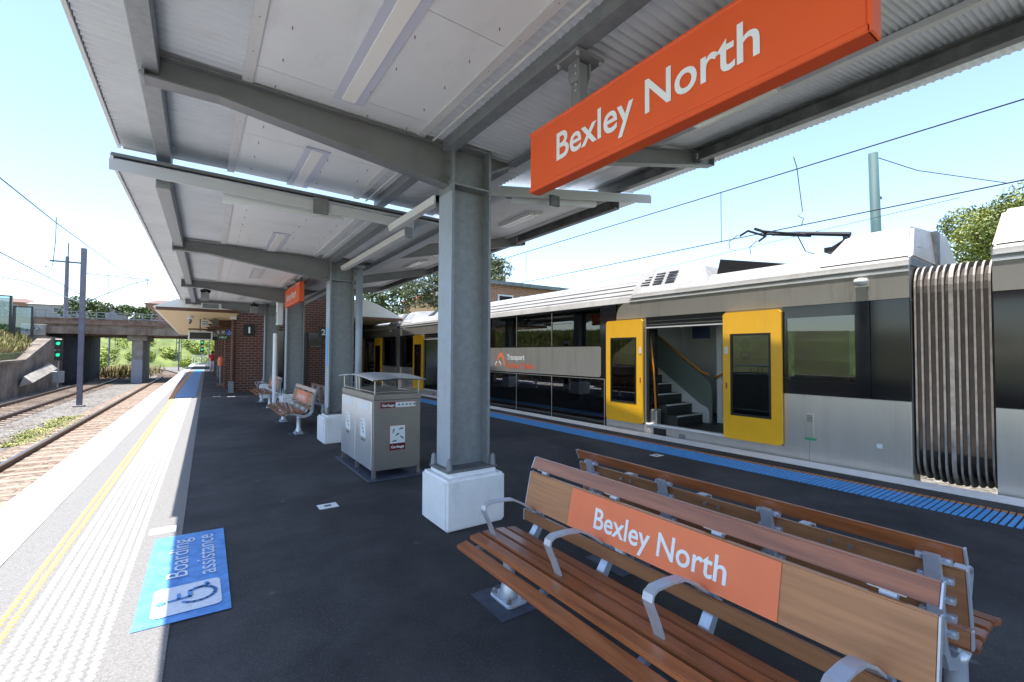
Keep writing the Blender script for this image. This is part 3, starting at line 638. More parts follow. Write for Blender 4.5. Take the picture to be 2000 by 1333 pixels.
colgroup = 'steel columns down the middle of the platform'
def column(y, z, label, proto=None):
    if proto is not None:
        c = copy_tree(proto); c.location = (2.16, y, 0); c['label'] = label; return c
    c = thing('canopy_column', label, 'column', (2.16, y, 0), 0, colgroup)
    pb = MB(); pb.box(-.315, .315, -.27, .27, 0, .46); pb.build('plinth', M['white_paint'], c, bevel=.022, seg=3)
    MB().prism([(-.25, -.21), (.25, -.21), (.25, .21), (-.25, .21)], 'z', .455, .50).build('plinth_cap', M['white_paint'], c, bevel=.012)
    MB().box(-.27, .27, -.2, .2, .50, .525).build('base_plate', M['galv_dark'], c, bevel=.004)
    for sx in (-.235, .235):
        for sy in (-.165, .165):
            MB().tube([(sx, sy, .525), (sx, sy, .565), (sx, sy, .566), (sx, sy, .61), (sx, sy, .63)], [.03, .03, .026, .024, .008], 10).build('anchor_bolt', M['galv'], c, smooth=False)
    top = z+.02
    s = MB(); s.box(-.215, -.190, -.14, .14, .525, top+.09); s.box(.190, .215, -.14, .14, .525, top+.09); s.box(-.19, .19, -.012, .012, .525, top+.02)
    s.build('shaft', M['galv'], c)
    f = MB(); f.box(-.2165, -.2155, -.139, .139, .53, z-.52); f.build('flange_sky_tint', M['post'], c)  # thin paler bluish layer paints the sky reflection on the left flange
    for zz in (z-.08, z-.46): MB().box(-.19, .19, -.138, .138, zz, zz+.018).build('stiffener', M['galv'], c)
    # left rafter: I section, top nearly level, bottom rising to the tip
    def rafter(pts, nm):
        # pts: (x, ztop, zbot)
        b = MB(); k = pts
        for i in range(len(k)-1):
            (xa, ta, ba), (xb, tb_, bb) = k[i], k[i+1]
            b.prism([(xa, ba+.012), (xb, bb+.012), (xb, tb_-.012), (xa, ta-.012)], 'y', -.006, .006)
            b.prism([(xa, ta-.012), (xb, tb_-.012), (xb, tb_), (xa, ta)], 'y', -.065, .065)
            b.prism([(xa, ba), (xb, bb), (xb, bb+.012), (xa, ba+.012)], 'y', -.065, .065)
        return b.build(nm, M['galv_beam'], c)
    e = -2.16
    rafter([(e-.33, z-.025, z-.205), (e+.1, z-.03, z-.205), (e+1.95, z-.075, z-.46)], 'left_rafter')
    d = z-ZH
    MB().box(e-.345, e-.33, -.067, .067, z-.21, z-.02).build('rafter_end', M['galv'], c)
    xt = 6.40 if z > 3.5 else 6.33
    rp = lambda x: d+4.82-.16*(7.05-x)
    rafter([(.215, d+3.80, d+3.42), (.78, rp(2.94)-.22, d+3.70), (xt+e, rp(xt)-.03, rp(xt)-.24)], 'right_rafter')
    MB().box(xt+e, xt+e+.014, -.067, .067, rp(xt)-.24, rp(xt)-.02).build('rafter_end', M['galv'], c)
    for bx in (-.245, -.232):
        for bz in (z-.12, z-.25, z-.4):
            for by in (-.1, .1): MB().tube([(bx, by, bz), (bx-.012, by, bz)], .013, 6).build('bolt', M['galv_dark'], c)
    return c
column(3.95, ZH, 'near grey steel column standing on a white plinth behind the front bench')
c2 = column(8.7, ZL, 'second steel column, on a white plinth just behind the steel bin')
column(13.45, ZL, 'third steel column, behind the middle bench with the small orange sign before it', c2)
column(18.2, ZL, 'farthest steel column, closest to the brick building', c2)
# blue sticker on second column
o = MB().box(1.940, 1.9425, 8.63, 8.77, 1.35, 2.05).build('column_sticker', mat('sticker_blue', (.08, .38, .75), .4)); tag(o, 'narrow light blue vertical sticker on the second column', 'sticker')
# hazard: camera box and brackets under beams
def camera_box(x, y, z, lab):
    t = absthing('security_camera', lab, 'security camera', (x, y, z), 'security cameras under the canopy')
    MB().box(x-.10, x+.10, y-.14, y+.14, z-.26, z-.06).build('housing', M['galv'], t, bevel=.015)
    MB().tube([(x, y, z-.06), (x, y, z+.1)], .03, 8).build('bracket', M['galv_dark'], t)
    MB().tube([(x-.1, y-.02, z-.02), (x+.02, y-.04, z+.02), (x+.12, y, z-.02)], .045, 8).build('lens_arm', M['black'], t, smooth=True)
camera_box(1.55, 17.6, 3.2, 'grey boxed camera hanging before the farthest column')
camera_box(.15, 15.2, 3.3, 'small grey camera hanging from the left end of the third rafter')
sg = absthing('air_grille', 'small dark louvred panel hanging under the left canopy edge near the far column', 'panel', (.3, 17.5, 3.1))
MB().box(.08, .62, 17.45, 17.5, 2.98, 3.16).build('frame', M['trim'], sg, bevel=.01); MB().box(.12, .55, 17.43, 17.45, 3.0, 3.14).build('face', M['galv_dark'], sg)

# ================================================================ HANGING SIGNS
def hang_sign(label, x, y0, y1, z0, z1, hang, tilt=0, top=3.57):
    t = absthing('station_sign', label, 'station sign', (x, (y0+y1)/2, z1), 'orange hanging station name signs')
    b = MB(); b.box(x+.004, x+.10, y0, y1, z0, z1); b.build('panel', M['orange'], t, bevel=.006)
    f = MB(); f.box(x+.0, x+.1, y0-.012, y1+.012, z0-.03, z0+.004); f.box(x+.0, x+.1, y0-.012, y1+.012, z1-.004, z1+.02); f.box(x, x+.1, y0-.014, y0+.004, z0-.03, z1+.02)
    f.build('frame', M['orange'], t, bevel=.006)
    l = MB(); text(l, 'Bexley North', (x, (y0+y1)/2+.02*(y1-y0), (z0+z1)/2-.0), (0,-1,0), (0,0,1), (y1-y0)*.665, (z1-z0)*.46, bold=.014)
    lo = l.build('lettering', M['letter'], t)
    l2 = MB(); text(l2, 'Bexley North', (x+.104, (y0+y1)/2, (z0+z1)/2), (0,1,0), (0,0,1), (y1-y0)*.70, (z1-z0)*.43, bold=.012)
    l2.build('lettering', M['letter'], t)
    for hy in hang:
        h = MB(); h.box(x+.01, x+.09, hy-.042, hy+.042, z1+.0, top-.03); ho = h.build('hanger', M['galv_beam'], t, bevel=.008)
        MB().box(x-.07, x+.17, hy-.11, hy+.11, top-.022, top).build('mounting_plate', M['galv_beam'], ho, bevel=.004)
        p = [(hy-.05, top-.024), (hy+.05, top-.024), (hy+.05, top-.12), (hy+.03, top-.16), (hy-.03, top-.16), (hy-.05, top-.12)]
        MB().prism(p, 'x', x-.004, x+.008).build('clevis', M['galv'], ho)
        MB().prism(p, 'x', x+.092, x+.104).build('clevis', M['galv'], ho)
        for a, b_ in ((-.05, -.09), (.15, -.09), (-.05, .09), (.15, .09)):
            MB().tube([(x+a, hy+b_, top-.022), (x+a, hy+b_, top-.04)], .012, 6).build('bolt', M['alu'], ho)
        for dz in (.06, .11, .5*(top-z1)+.02, .5*(top-z1)+.06):
            MB().tube([(x+.012, hy-.02, top-dz), (x-.006, hy-.02, top-dz)], .008, 6).build('bolt', M['alu'], ho)
    return t
hang_sign('large orange station name sign with white letters hanging above the front bench', 1.97, .60, 2.63, 2.80, 3.19, [2.16, 1.1], top=3.515)
hang_sign('small looking orange station name sign in front of the third column', 1.84, 11.0, 13.0, 2.78, 3.17, [11.5, 12.6], top=3.28)

# ================================================================ BENCHES (faces -X)
def bench_build():
    t = thing('platform_bench', 'x', 'bench', (0, 0, 0), 0, 'timber slatted platform benches')
    H = 1.07
    xs = [(-.30, .395, .075, 12), (-.205, .427, .075, 3), (-.112, .434, .075, 0), (-.02, .428, .075, -4), (.072, .416, .075, -8)]
    for x, z, wd, a in xs:
        b = MB(); ca, sa = math.cos(R(a)), math.sin(R(a)); hw, ht = wd/2, .014
        pts = [(x+u*ca-v*sa, z+u*sa+v*ca) for u, v in ((-hw, -ht), (hw, -ht), (hw, ht), (-hw, ht))]
        b.prism(pts, 'y', -H, H); b.build('seat_slat', M['wood'], t, bevel=.005, seg=2)
    def board(z0, z1, x0, x1, name, th=.026, m='wood_s'):
        b = MB(); b.prism([(x0, z0), (x1, z1), (x1+th, z1), (x0+th, z0)], 'y', -H, H); o = b.build(name, M[m], t, bevel=.005, seg=2)
        for s in (-1, 1):
            e = MB(); e.prism([(x0-.001, z0-.001), (x1-.001, z1+.001), (x1+th+.001, z1+.001), (x0+th+.001, z0-.001)], 'y', s*(H+.001)-.003, s*(H+.001)+.003); e.build('end_cap', M['alu'], o)
        return o
    board(.455, .525, .185, .185, 'lower_back_slat'); board(.545, .775, .195, .245, 'back_board'); board(.80, .87, .252, .285, 'top_back_slat', m='wood')
    for y in (.98, .345, -.29, -.925):
        path = [(-.118, .44), (-.150, .52), (-.185, .59), (-.195, .615), (-.188, .640), (-.16, .655), (-.06, .655), (.02, .645), (.10, .605), (.185, .545)]
        MB().ribbon(path, .05, .011, y).build('armrest', M['alu'], t, smooth=False)
        # cast support behind the back
        s = MB(); s.ribbon([(.05, .33), (.12, .335), (.20, .365), (.245, .43), (.262, .55), (.285, .70), (.318, .82)], .05, [.05, .05, .05, .045, .035, .03, .024], y)
        s.ribbon([(.05, .34), (-.06, .38), (-.18, .395), (-.28, .37)], .035, [.06, .035, .03, .022], y)
        for zz, xx in ((.80, .295), (.72, .275), (.64, .262), (.57, .25), (.50, .235)): s.box(xx-.02, xx+.008, y-.055, y+.055, zz-.012, zz+.012)
        b = s
        for zz, xx in ((.80, .303), (.72, .283), (.64, .27), (.57, .258), (.50, .243)):
            for d in (-.042, .042): b.tube([(xx-.002, y+d, zz), (xx+.012, y+d, zz)], .009, 6)
        s.build('support_frame', M['alu'], t)
    # studs between frames on the back
    for y in (.66, .03, -.6):
        for d in (-.04, .04): MB().tube([(.283, y+d, .745), (.295, y+d, .745)], .011, 8).build('stud', M['stainless'], t)
    MB().box(.02, .07, -.94, .99, .30, .345).build('under_beam', M['alu'], t, bevel=.005)
    for y in (.98, -.925):
        l = MB(); l.tube([(0, y, .02), (0, y, .05), (0, y, .10), (0, y, .12), (0, y, .30), (0, y, .34)], [.062, .06, .05, .04, .038, .05], 14)
        lo = l.build('leg', M['alu'], t, smooth=True)
        MB().prism(rrect(-.08, .08, y-.115, y+.115, .03), 'z', .006, .026).build('foot_plate', M['alu'], lo, bevel=.004)
        for sx in (-.055, .055):
            for sy in (-.085, .085): MB().tube([(sx, y+sy, .026), (sx, y+sy, .05), (sx, y+sy, .058)], [.016, .016, .006], 8).build('anchor_bolt', M['stainless'], lo)
        MB().box(-.175, .165, y-.19, y+.19, .001, .006).build('ground_plate', M['plate'], lo)
    # name plate
    p = MB(); p.prism([(.1948-.0035, .550), (.2425-.0035, .770), (.2425-.0005, .770), (.1948-.0005, .550)], 'y', -.6, .63); po = p.build('name_plate', M['orange_pale'], t)
    l = MB(); v = Vector((.0477, 0, .22)).normalized(); text(l, 'Bexley North', (.2122, .015, .655), (0,-1,0), v, .80, .110, bold=.014)
    l.build('lettering', M['letter'], po)
    return t
b1 = bench_build(); b1.location = (1.70, 1.50, 0); b1['label'] = 'front timber bench with orange name plate, directly before the camera'
def place_bench(x, y, rz, lab, skip_plate=False):
    b = copy_tree(b1); b.location = (x, y, 0); b.rotation_euler = (0, 0, rz); b['label'] = lab
    if skip_plate:
        for ch in list(b.children):
            if ch.name.startswith('name_plate'):
                for k in list(ch.children): bpy.data.objects.remove(k)
                bpy.data.objects.remove(ch)
    return b
place_bench(2.71, 1.53, math.pi, 'timber bench set back to back behind the front bench, facing the train', True)
place_bench(1.68, 10.75, 0, 'middle bench with orange plate between second and third columns')
place_bench(2.62, 10.9, math.pi, 'dark backed bench facing the train beside the second column', True)
place_bench(1.75, 15.75, 0, 'farthest bench with orange plate, near the brick building')

# ================================================================ BIN
bn = absthing('garbage_bin', 'twin stainless steel bin cabinet with curved lid and garbage labels', 'garbage bin', (2.15, 6.45, 0))
MB().box(1.84, 2.47, 5.71, 7.19, .11, 1.0).build('cabinet', M['bronze'], bn, bevel=.006)
MB().box(1.834, 2.476, 5.704, 7.196, 1.0, 1.075).build('top_rim', M['bronze'], bn, bevel=.006)
for a, b in ((5.74, 6.44), (6.46, 7.17)):
    d = MB().box(1.825, 1.8395, a, b, .12, .985).build('door', M['door_steel'], bn, bevel=.005)
    MB().box(1.8215, 1.8245, a+.12, b-.12, .86, .95).build('label', M['label'], d)
    s1 = MB().box(1.8215, 1.8245, a+.24, b-.24, .50, .74).build('sticker', M['label'], d)
    ik = MB(); text(ik, 'Garbage', (1.8205, (a+b)/2, .465), (0,-1,0), (0,0,1), .15, .028, bold=.02); ik.build('caption', M['ink'], s1)
    for q in range(4):
        MB().tube([(1.8203, a+.3+.03*q, .55+.05*q), (1.8203, a+.33+.03*q, .58+.04*q)], .006, 4).build('pictogram', M['ink'], s1)
for x, y in ((1.86, 5.74), (1.86, 6.45), (1.86, 7.16), (2.45, 5.74), (2.45, 7.16)):
    MB().box(x-.022, x+.022, y-.022, y+.022, .02, .11).build('foot', M['stainless'], bn)
MB().box(1.76, 2.56, 5.62, 7.28, .001, .02).build('ground_plate', M['plate'], bn, bevel=.006)
for x, y in ((1.86, 5.73), (1.86, 6.40), (1.86, 6.52), (1.86, 7.17), (2.45, 5.73), (2.45, 6.45), (2.45, 7.17)):
    MB().tube([(x, y, 1.0), (x, y, 1.27)], .011, 8).build('post', M['stainless'], bn)
lid = MB(); pts = []; nn = 14
for i in range(nn+1):
    u = i/nn; y = 5.62+u*1.66; zz = 1.258+.045*math.sin(math.pi*u); pts.append((y, zz))
vs = []
for x, dz in ((1.80, 0), (2.15, .02), (2.51, 0)):
    for y, zz in pts: vs.append((x, y, zz+dz))
for x, dz in ((1.80, -.012), (2.15, .008), (2.51, -.012)):
    for y, zz in pts: vs.append((x, y, zz+dz))
k = nn+1; fs = []
for r_ in range(2):
    for i in range(nn):
        fs.append((r_*k+i, r_*k+i+1, (r_+1)*k+i+1, (r_+1)*k+i)); fs.append(((r_+3)*k+i, (r_+4)*k+i, (r_+4)*k+i+1, (r_+3)*k+i+1))
for i in range(nn): fs.append((i, 3*k+i, 3*k+i+1, i+1)); fs.append((2*k+i, 2*k+i+1, 5*k+i+1, 5*k+i))
lid.add(vs, fs).build('lid', M['door_steel'], bn, smooth=True)  # lid takes the same brightened, reflection-tinted steel
# rim rails
rr = MB()
for (a, b) in (((1.86, 5.73), (2.45, 5.73)), ((1.86, 5.73), (1.86, 7.17)), ((2.45, 5.73), (2.45, 7.17))): rr.tube([(a[0], a[1], 1.10), (b[0], b[1], 1.10)], .008, 6)
rr.build('guard_rail', M['stainless'], bn)
MB().box(1.93, 2.12, 5.7015, 5.7065, .90, .965).build('label_back', M['burg'], bn)
MB().box(1.925, 2.40, 5.7067, 5.7085, .895, .97).build('label_edge', M['cherry'], bn)
MB().box(2.122, 2.394, 5.7015, 5.7065, .90, .965).build('label', M['label'], bn)
for (x, z, w_) in ((2.025, .932, .165), (2.155, .395, .175)):
    t = MB(); text(t, 'Garbage', (x, 5.699, z), (1,0,0), (0,0,1), w_, .032, bold=.02); t.build('caption', M['letter'], bn)
MB().box(2.055, 2.255, 5.7015, 5.7065, .44, .665).build('sticker', M['label'], bn); MB().box(2.055, 2.255, 5.7015, 5.7065, .355, .438).build('label_back', M['burg'], bn)
MB().box(2.05, 2.26, 5.7067, 5.7085, .35, .67).build('label_edge', M['cherry'], bn)
ik = MB()
for (x, z, a) in ((2.10, .60, 70), (2.20, .62, 10), (2.15, .55, 30), (2.21, .51, -40), (2.11, .47, 0)):
    dx, dz = .028*math.cos(R(a)), .028*math.sin(R(a)); ik.tube([(x-dx, 5.700, z-dz), (x+dx, 5.700, z+dz)], .006, 5); ik.tube([(x-dz*.6, 5.700, z+dx*.6), (x+dx*.8, 5.700, z+dz)], .003, 4)
for i in range(5):
    x = 2.15+i*.052; ik.tube([(x, 5.700, .925), (x+.03, 5.700, .942)], .004, 4); ik.tube([(x+.03, 5.700, .92), (x+.012, 5.700, .95)], .003, 4)
ik.build('pictogram', M['ink'], bn)

# ================================================================ TRAIN
CL = 17.4
def frame_ring(mb, x0, x1, s0, s1, z0, z1, wd):
    mb.box(x0, x1, s0, s1, z0, z0+wd); mb.box(x0, x1, s0, s1, z1-wd, z1); mb.box(x0, x1, s0, s0+wd, z0+wd, z1-wd); mb.box(x0, x1, s1-wd, s1, z0+wd, z1-wd); return mb
def carriage():
    t = thing('train_carriage', 'x', 'train carriage', (0, 0, 0), 0, 'double deck carriages of the stopped train')
    W_ = 2.95
    def both(fn):
        for mir in (False, True):
            fn((lambda s: CL-s) if mir else (lambda s: s), mir)
    def bx(mb, f, x0, x1, s0, s1, z0, z1):
        a, b = f(s0), f(s1); return mb.box(x0, x1, min(a, b), max(a, b), z0, z1)
    def vest(f, mir):
        b = MB(); bx(b, f, .0, .05, 0, 1.20, -.42, 1.0); b.build('lower_side_panel', M['silver'], t, bevel=.004)
        b = MB(); bx(b, f, .0, .05, 1.203, 2.5, -.42, .17); bx(b, f, 0, .05, 1.203, 1.56, .17, 1.0); b.build('lower_side_panel', M['silver'], t, bevel=.003)
        b = MB(); bx(b, f, .0, .05, 2.503, 5.28, -.42, .165); b.build('lower_side_panel', M['silver'], t, bevel=.003)
        bx(MB(), f, .004, .05, 1.56, 2.5, .17, 2.36).build('door_pocket', M['taupe'], t); bx(MB(), f, .004, .05, 4.2, 5.3, .17, 2.36).build('door_pocket', M['taupe'], t)
        b = MB(); bx(b, f, -.001, .05, 0, .42, 1.003, 2.36); b.build('end_panel', M['gloss_black'], t, bevel=.003)
        # window surround s .43-1.54
        a0, a1 = sorted((f(.43), f(1.56)))
        b = MB(); b.box(0, .05, a0, a1, 1.003, 1.22); b.box(0, .05, a0, a1, 2.18, 2.36); b.box(0, .05, *sorted((f(.43), f(.60))), 1.22, 2.18); b.box(0, .05, *sorted((f(1.50), f(1.56))), 1.22, 2.18)
        b.build('window_surround', M['gloss_black'], t)
        g0, g1 = sorted((f(.60), f(1.50)))
        MB().box(.012, .018, g0, g1, 1.22, 2.18).build('window', M['glass_d'], t)
        # grey cant band with rounded end
        s1 = 5.0; pts = [(0, 2.363), (s1-.02, 2.363)]+[(s1-.02-.3+.3*math.cos(R(a)), 2.42+.29*math.sin(R(a))) for a in range(0, 91, 15)]+[(0, 2.71)]
        b = MB(); b.prism([(f(p[0]), p[1]) for p in pts], 'x', -.003, .05); b.build('cant_panel', M['taupe'], t, weld=True)
        b = MB(); bx(b, f, -.012, .05, 0, 4.62, 2.713, 2.755); bx(b, f, -.02, .03, 0, 4.62, 2.79, 2.80); b.build('gutter_strip', M['trim'], t)
        # door header
        b = MB(); bx(b, f, .03, .30, 2.5, 4.2, 2.14, 2.36); b.build('door_header', M['black'], t)
        b = MB(); bx(b, f, .0, .028, 2.5, 4.2, 2.135, 2.16); b.build('header_lip', M['trim'], t)
        b = MB()
        for z in (2.20, 2.27): bx(b, f, .018, .03, 2.52, 4.18, z, z+.012)
        b.build('header_grille', M['galv_dark'], t)
        b = MB(); bx(b, f, -.01, .10, 2.5, 4.2, .17, .20); b.build('threshold', M['coping'], t)
        bx(MB(), f, .03, .06, 2.5, 2.55, .2, 2.14).build('door_jamb', M['black'], t); bx(MB(), f, .03, .06, 4.15, 4.2, .2, 2.14).build('door_jamb', M['black'], t)
        # door leaves
        for (a, b_) in ((1.555, 2.515), (4.235, 5.235)):
            a_, c_ = sorted((f(a), f(b_)))
            out = rrect(a_, c_, .17, 2.33, .045, 4); inn = [(a_+.16, .57), (c_-.13, .57), (c_-.13, 1.96), (a_+.16, 1.96)]
            d = MB(); d.box(-.062, -.022, a_, c_, .17+.04, .57); d.box(-.062, -.022, a_, c_, 1.96, 2.29); d.box(-.062, -.022, a_, a_+.16, .57, 1.96); d.box(-.062, -.022, c_-.13, c_, .57, 1.96)
            d.prism([(a_+.045, .17), (c_-.045, .17), (c_, .21), (a_, .21)], 'x', -.062, -.022); d.prism([(a_, 2.29), (c_, 2.29), (c_-.045, 2.33), (a_+.045, 2.33)], 'x', -.062, -.022)
            do = d.build('door_leaf', M['tyellow'], t)
            q = MB(); frame_ring(q, -.066, -.03, a_+.16, c_-.13, .57, 1.96, .035); q.build('window_frame', M['black'], do)
            MB().box(-.05, -.044, a_+.195, c_-.165, .605, 1.925).build('door_glass', M['glass_d'], do)
            e = a_+.07 if f(0) < f(1) else c_-.07
            inner = (a_, 1) if abs(a_-f(3.35)) < abs(c_-f(3.35)) else (c_, -1)
            yy = inner[0]+inner[1]*.06
            MB().box(-.068, -.062, yy-.028, yy+.028, 1.62, 1.74).build('door_notice', M['label'], do)
            MB().box(-.067, -.062, yy-.015, yy+.015, 1.02, 1.12).build('door_button', M['cherry'], do, bevel=.004)
            if abs(a-1.555) < .01:
                for zz in (1.60, 1.78):
                    ring = MB(); ym = (a_+c_)/2+.1
                    for k in range(12):
                        u0, u1 = R(k*30), R(k*30+30); ring.add([(-.0455, ym+.09*math.cos(u0), zz+.09*math.sin(u0)), (-.0455, ym+.09*math.cos(u1), zz+.09*math.sin(u1)), (-.0455, ym, zz)], [(0,1,2)])
                    ring.build('door_symbol', mat('symbol_blue', (.03, .07, .16), .4), do)
                tt = MB(); tt.box(-.0465, -.0462, ym-.05, ym+.05, 1.592, 1.608); tt.build('arrow', M['label'], do)
        # fittings
        b = MB(); bx(b, f, -.012, .0, 1.13, 1.24, .38, .72); ct = b.build('control_panel', M['silver'], t, bevel=.004)
        b = MB()
        for k in range(5): bx(b, f, -.016, -.012, 1.15, 1.22, .60+.02*k, .61+.02*k)
        b.build('grille', M['galv_dark'], ct)
        b = MB(); bx(b, f, -.002, 0, 1.10, 1.26, .32, .355); b.build('green_label', M['greenrun'], t)
        b = MB(); bx(b, f, -.003, 0, .31, .37, .34, .40); b.build('small_label', M['label'], t)
        b = MB(); bx(b, f, -.003, .002, 3.72, 4.02, -.02, .13); b.build('step_recess', M['black'], t)
        b = MB(); bx(b, f, -.004, .002, 3.30, 3.44, .01, .09); b.build('side_socket', M['galv'], t, bevel=.004)
        yy = f(.51)
        MB().tube([(-.03, yy-.07, 2.63), (-.045, yy, 2.63), (-.03, yy+.07, 2.63)], [.045, .055, .045], 10).build('camera_dome', M['trim'], t, smooth=True)
        MB().box(-.01, .0, yy-.08, yy+.08, 2.56, 2.66).build('camera_base', M['silver'], t)
        # interior of the vestibule
        b = MB(); bx(b, f, .05, W_-.06, .02, 5.28, .10, .165); b.build('floor', M['int_dark'], t)
        b = MB(); bx(b, f, .06, W_-.06, .0, 5.3, 2.32, 2.36); b.build('ceiling', M['int'], t)
        b = MB(); bx(b, f, .25, W_-.1, .02, .08, .17, 2.3); b.build('end_bulkhead', M['int'], t)
        # far wall with windows
        b = MB(); bx(b, f, W_-.05, W_, 0, 5.3, -.42, 1.15); bx(b, f, W_-.05, W_, 0, 5.3, 2.1, 2.75); bx(b, f, W_-.05, W_, 0, .5, 1.15, 2.1); bx(b, f, W_-.05, W_, 1.6, 2.6, 1.15, 2.1); bx(b, f, W_-.05, W_, 3.1, 3.5, 1.15, 2.1); bx(b, f, W_-.05, W_, 3.95, 5.3, 1.15, 2.1); b.build('far_side_wall', M['int'], t)
        # stairs up at the middle end, panels and handrails
        for k in range(5):
            st = MB(); bx(st, f, .34, 1.22, 3.70+.25*k, 5.5, .165+.20*k, .365+.20*k-.002); so_ = st.build('stair_step', M['int_dark'], t)
            st = MB(); bx(st, f, .34, 1.22, 3.685+.25*k, 3.72+.25*k, .345+.20*k, .370+.20*k); st.build('nosing', M['int'], so_)
        b = MB(); sp_ = [(3.52, .17), (3.72, .17), (5.2, 1.30), (5.2, 2.05), (4.9, 2.05), (3.56, 1.0), (3.52, .9)]
        b.prism([(f(p[0]), p[1]) for p in sp_], 'x', 1.27, 1.31); b.build('stair_panel', mat('stair_green', (.16, .20, .18), .4), t)
        b = MB(); sp_ = [(3.55, .17), (3.75, .17), (5.2, 1.32), (5.2, 1.55), (3.75, .55), (3.60, .50), (3.55, .40)]
        b.prism([(f(p[0]), p[1]) for p in sp_], 'x', 1.225, 1.265); b.build('stair_string', M['trim'], t)
        b = MB(); bx(b, f, .60, 2.85, 5.25, 5.29, 1.15, 2.3); b.build('mid_bulkhead', M['int'], t)
        b = MB(); bx(b, f, 1.42, 2.1, 2.4, 3.5, .17, 2.3); b.build('equipment_cabinet', M['int'], t, bevel=.01)
        b = MB(); bx(b, f, 1.405, 1.418, 2.62, 3.38, .30, 1.0); bx(b, f, 1.405, 1.418, 2.62, 3.38, 1.06, 1.85); b.build('cabinet_door', M['taupe_l'], t)
        b = MB(); bx(b, f, 1.40, 1.417, 2.75, 3.25, 1.92, 2.12); b.build('notice', M['label'], t)
        b = MB(); b.tube([(.13, f(4.06), .50), (.12, f(4.10), 1.3), (.10, f(4.16), 1.95), (.10, f(4.17), 2.1)], .018, 8); b.build('handrail', M['rail_yel'], t, smooth=True)
        b = MB(); b.tube([(1.22, f(4.95), 2.14), (1.22, f(3.72), 1.24), (1.22, f(3.55), 1.18)], .02, 8); b.build('handrail', M['rail_yel'], t, smooth=True)
        b = MB(); b.tube([(1.36, f(3.5), 1.1), (1.36, f(2.7), 1.62)], .02, 8); b.build('handrail', M['rail_yel'], t, smooth=True)
        b = MB(); b.tube([(.36, f(4.9), 2.0), (.36, f(4.28), 1.35), (.34, f(4.2), 1.18), (.34, f(4.26), 1.10), (.36, f(4.4), 1.10)], .018, 8); b.build('handrail', M['rail_yel'], t, smooth=True)
        b = MB(); bx(b, f, .06, .30, 4.13, 4.15, .5, 2.14); b.build('draught_screen', M['glass'], t)
        b = MB(); bx(b, f, .07, .24, 4.0, 4.16, .17, .48); b.build('heater_box', M['stainless'], t, bevel=.02)
        b = MB(); bx(b, f, 1.33, 1.35, 3.6, 4.0, 1.95, 2.2); b.build('notice', mat('notice_navy', (.03, .05, .12), .5), t)
        # seats seen through the end window
        b = MB()
        for k in range(2): bx(b, f, 1.9, 2.8, .4+k*.8, .5+k*.8, .5, 1.25); bx(b, f, 1.9, 2.8, .4+k*.8, .9+k*.8, .45, .58)
        b.build('seat', M['int_blue'], t, bevel=.03)
        # roof over vestibule: sloping side
        b = MB(); s0, s1 = 0, 5.3
        b.prism([(.0, 2.71), (.03, 2.88), (.42, 3.12), (W_-.42, 3.12), (W_-.03, 2.88), (W_, 2.71)], 'y', *sorted((f(s0), f(4.60)))); b.build('roof', M['train_white'], t, bevel=.01)
        # aircon pod at the end
        s0, s1 = -.02, 1.0
        lo = [(.06, s0), (W_-.06, s0), (W_-.06, s1+.12), (.06, s1+.12)]; hi = [(.42, s0+.10), (W_-.75, s0+.06), (W_-.75, s1-.18), (.42, s1-.18)]
        hi[0] = (.42, s0+.06)
        vs = [(x, f(s), 2.90) for x, s in lo]+[(x, f(s), 3.40 if x < 1 else 3.56) for x, s in hi]
        b = MB(); b.add(vs, [(3,2,1,0),(4,5,6,7),(0,1,5,4),(1,2,6,5),(2,3,7,6),(3,0,4,7)]); po = b.build('roof_pod', M['train_white'], t, bevel=.04, seg=2)
        lv = MB()
        def podface(u, h, du, s):   # point on the sloping face
            k = (h-2.90)/.5; return (.06+.36*k-.004, f(s), h)
        for sa in (.12, .52):
            for k in range(4):
                h0 = 3.06+.065*k; lv.add([podface(0, h0, 0, sa+.03*k), podface(0, h0, 0, sa+.30+.01*k), podface(0, h0+.03, 0, sa+.30+.01*k), podface(0, h0+.03, 0, sa+.03*k)], [(0,1,2,3)])
        lv.build('louvre', M['galv'], po)
        b = MB(); bx(b, f, 1.25, 1.42, -.035, .10, 2.92, 3.44); b.build('pod_joint', M['galv_dark'], po)
        b = MB(); bx(b, f, .05, W_-.05, -.015, .02, 2.80, 2.90); b.build('pod_ledge', M['galv'], po)
        # end wall
        b = MB(); a, c_ = sorted((f(0.0), f(.05))); b.box(.05, .35, a, c_, -.3, 2.9); b.box(W_-.35, W_-.05, a, c_, -.3, 2.9); b.box(.35, W_-.35, a, c_, 2.35, 2.9); b.build('end_wall', M['taupe'], t)
    both(vest)
    # ---- middle double deck section s 5.3 - 12.1
    A, B = 5.3, CL-5.3
    b = MB(); b.box(.0, .05, A-.02, B+.02, 1.015, 1.80); b.build('mid_band_back', M['gloss_black'], t)
    out = rrect(A+.14, B-.14, 1.075, 1.775, .07, 5); b = MB(); b.prism(out, 'x', -.008, -.0005); b.build('mid_band', M['taupe'], t)
    b = MB(); b.box(.0, .05, A-.02, B+.02, -.42, .07); b.box(0, .05, A-.3, A-.02, .17, 2.36); b.box(0, .05, B+.02, B+.3, .17, 2.36); b.box(0, .05, A-.30, A+.17, 2.36, 2.70); b.box(0, .05, B-.17, B+.3, 2.36, 2.70)
    b.box(0, .05, A+.17, B-.17, 2.655, 2.70); b.box(0, .05, A-.02, A+.17, 1.80, 2.36); b.box(0, .05, B-.17, B+.02, 1.80, 2.36); b.box(0, .05, A-.02, A+.02, .07, 1.015); b.box(0, .05, B-.02, B+.02, .07, 1.015); b.build('black_surround', M['gloss_black'], t)
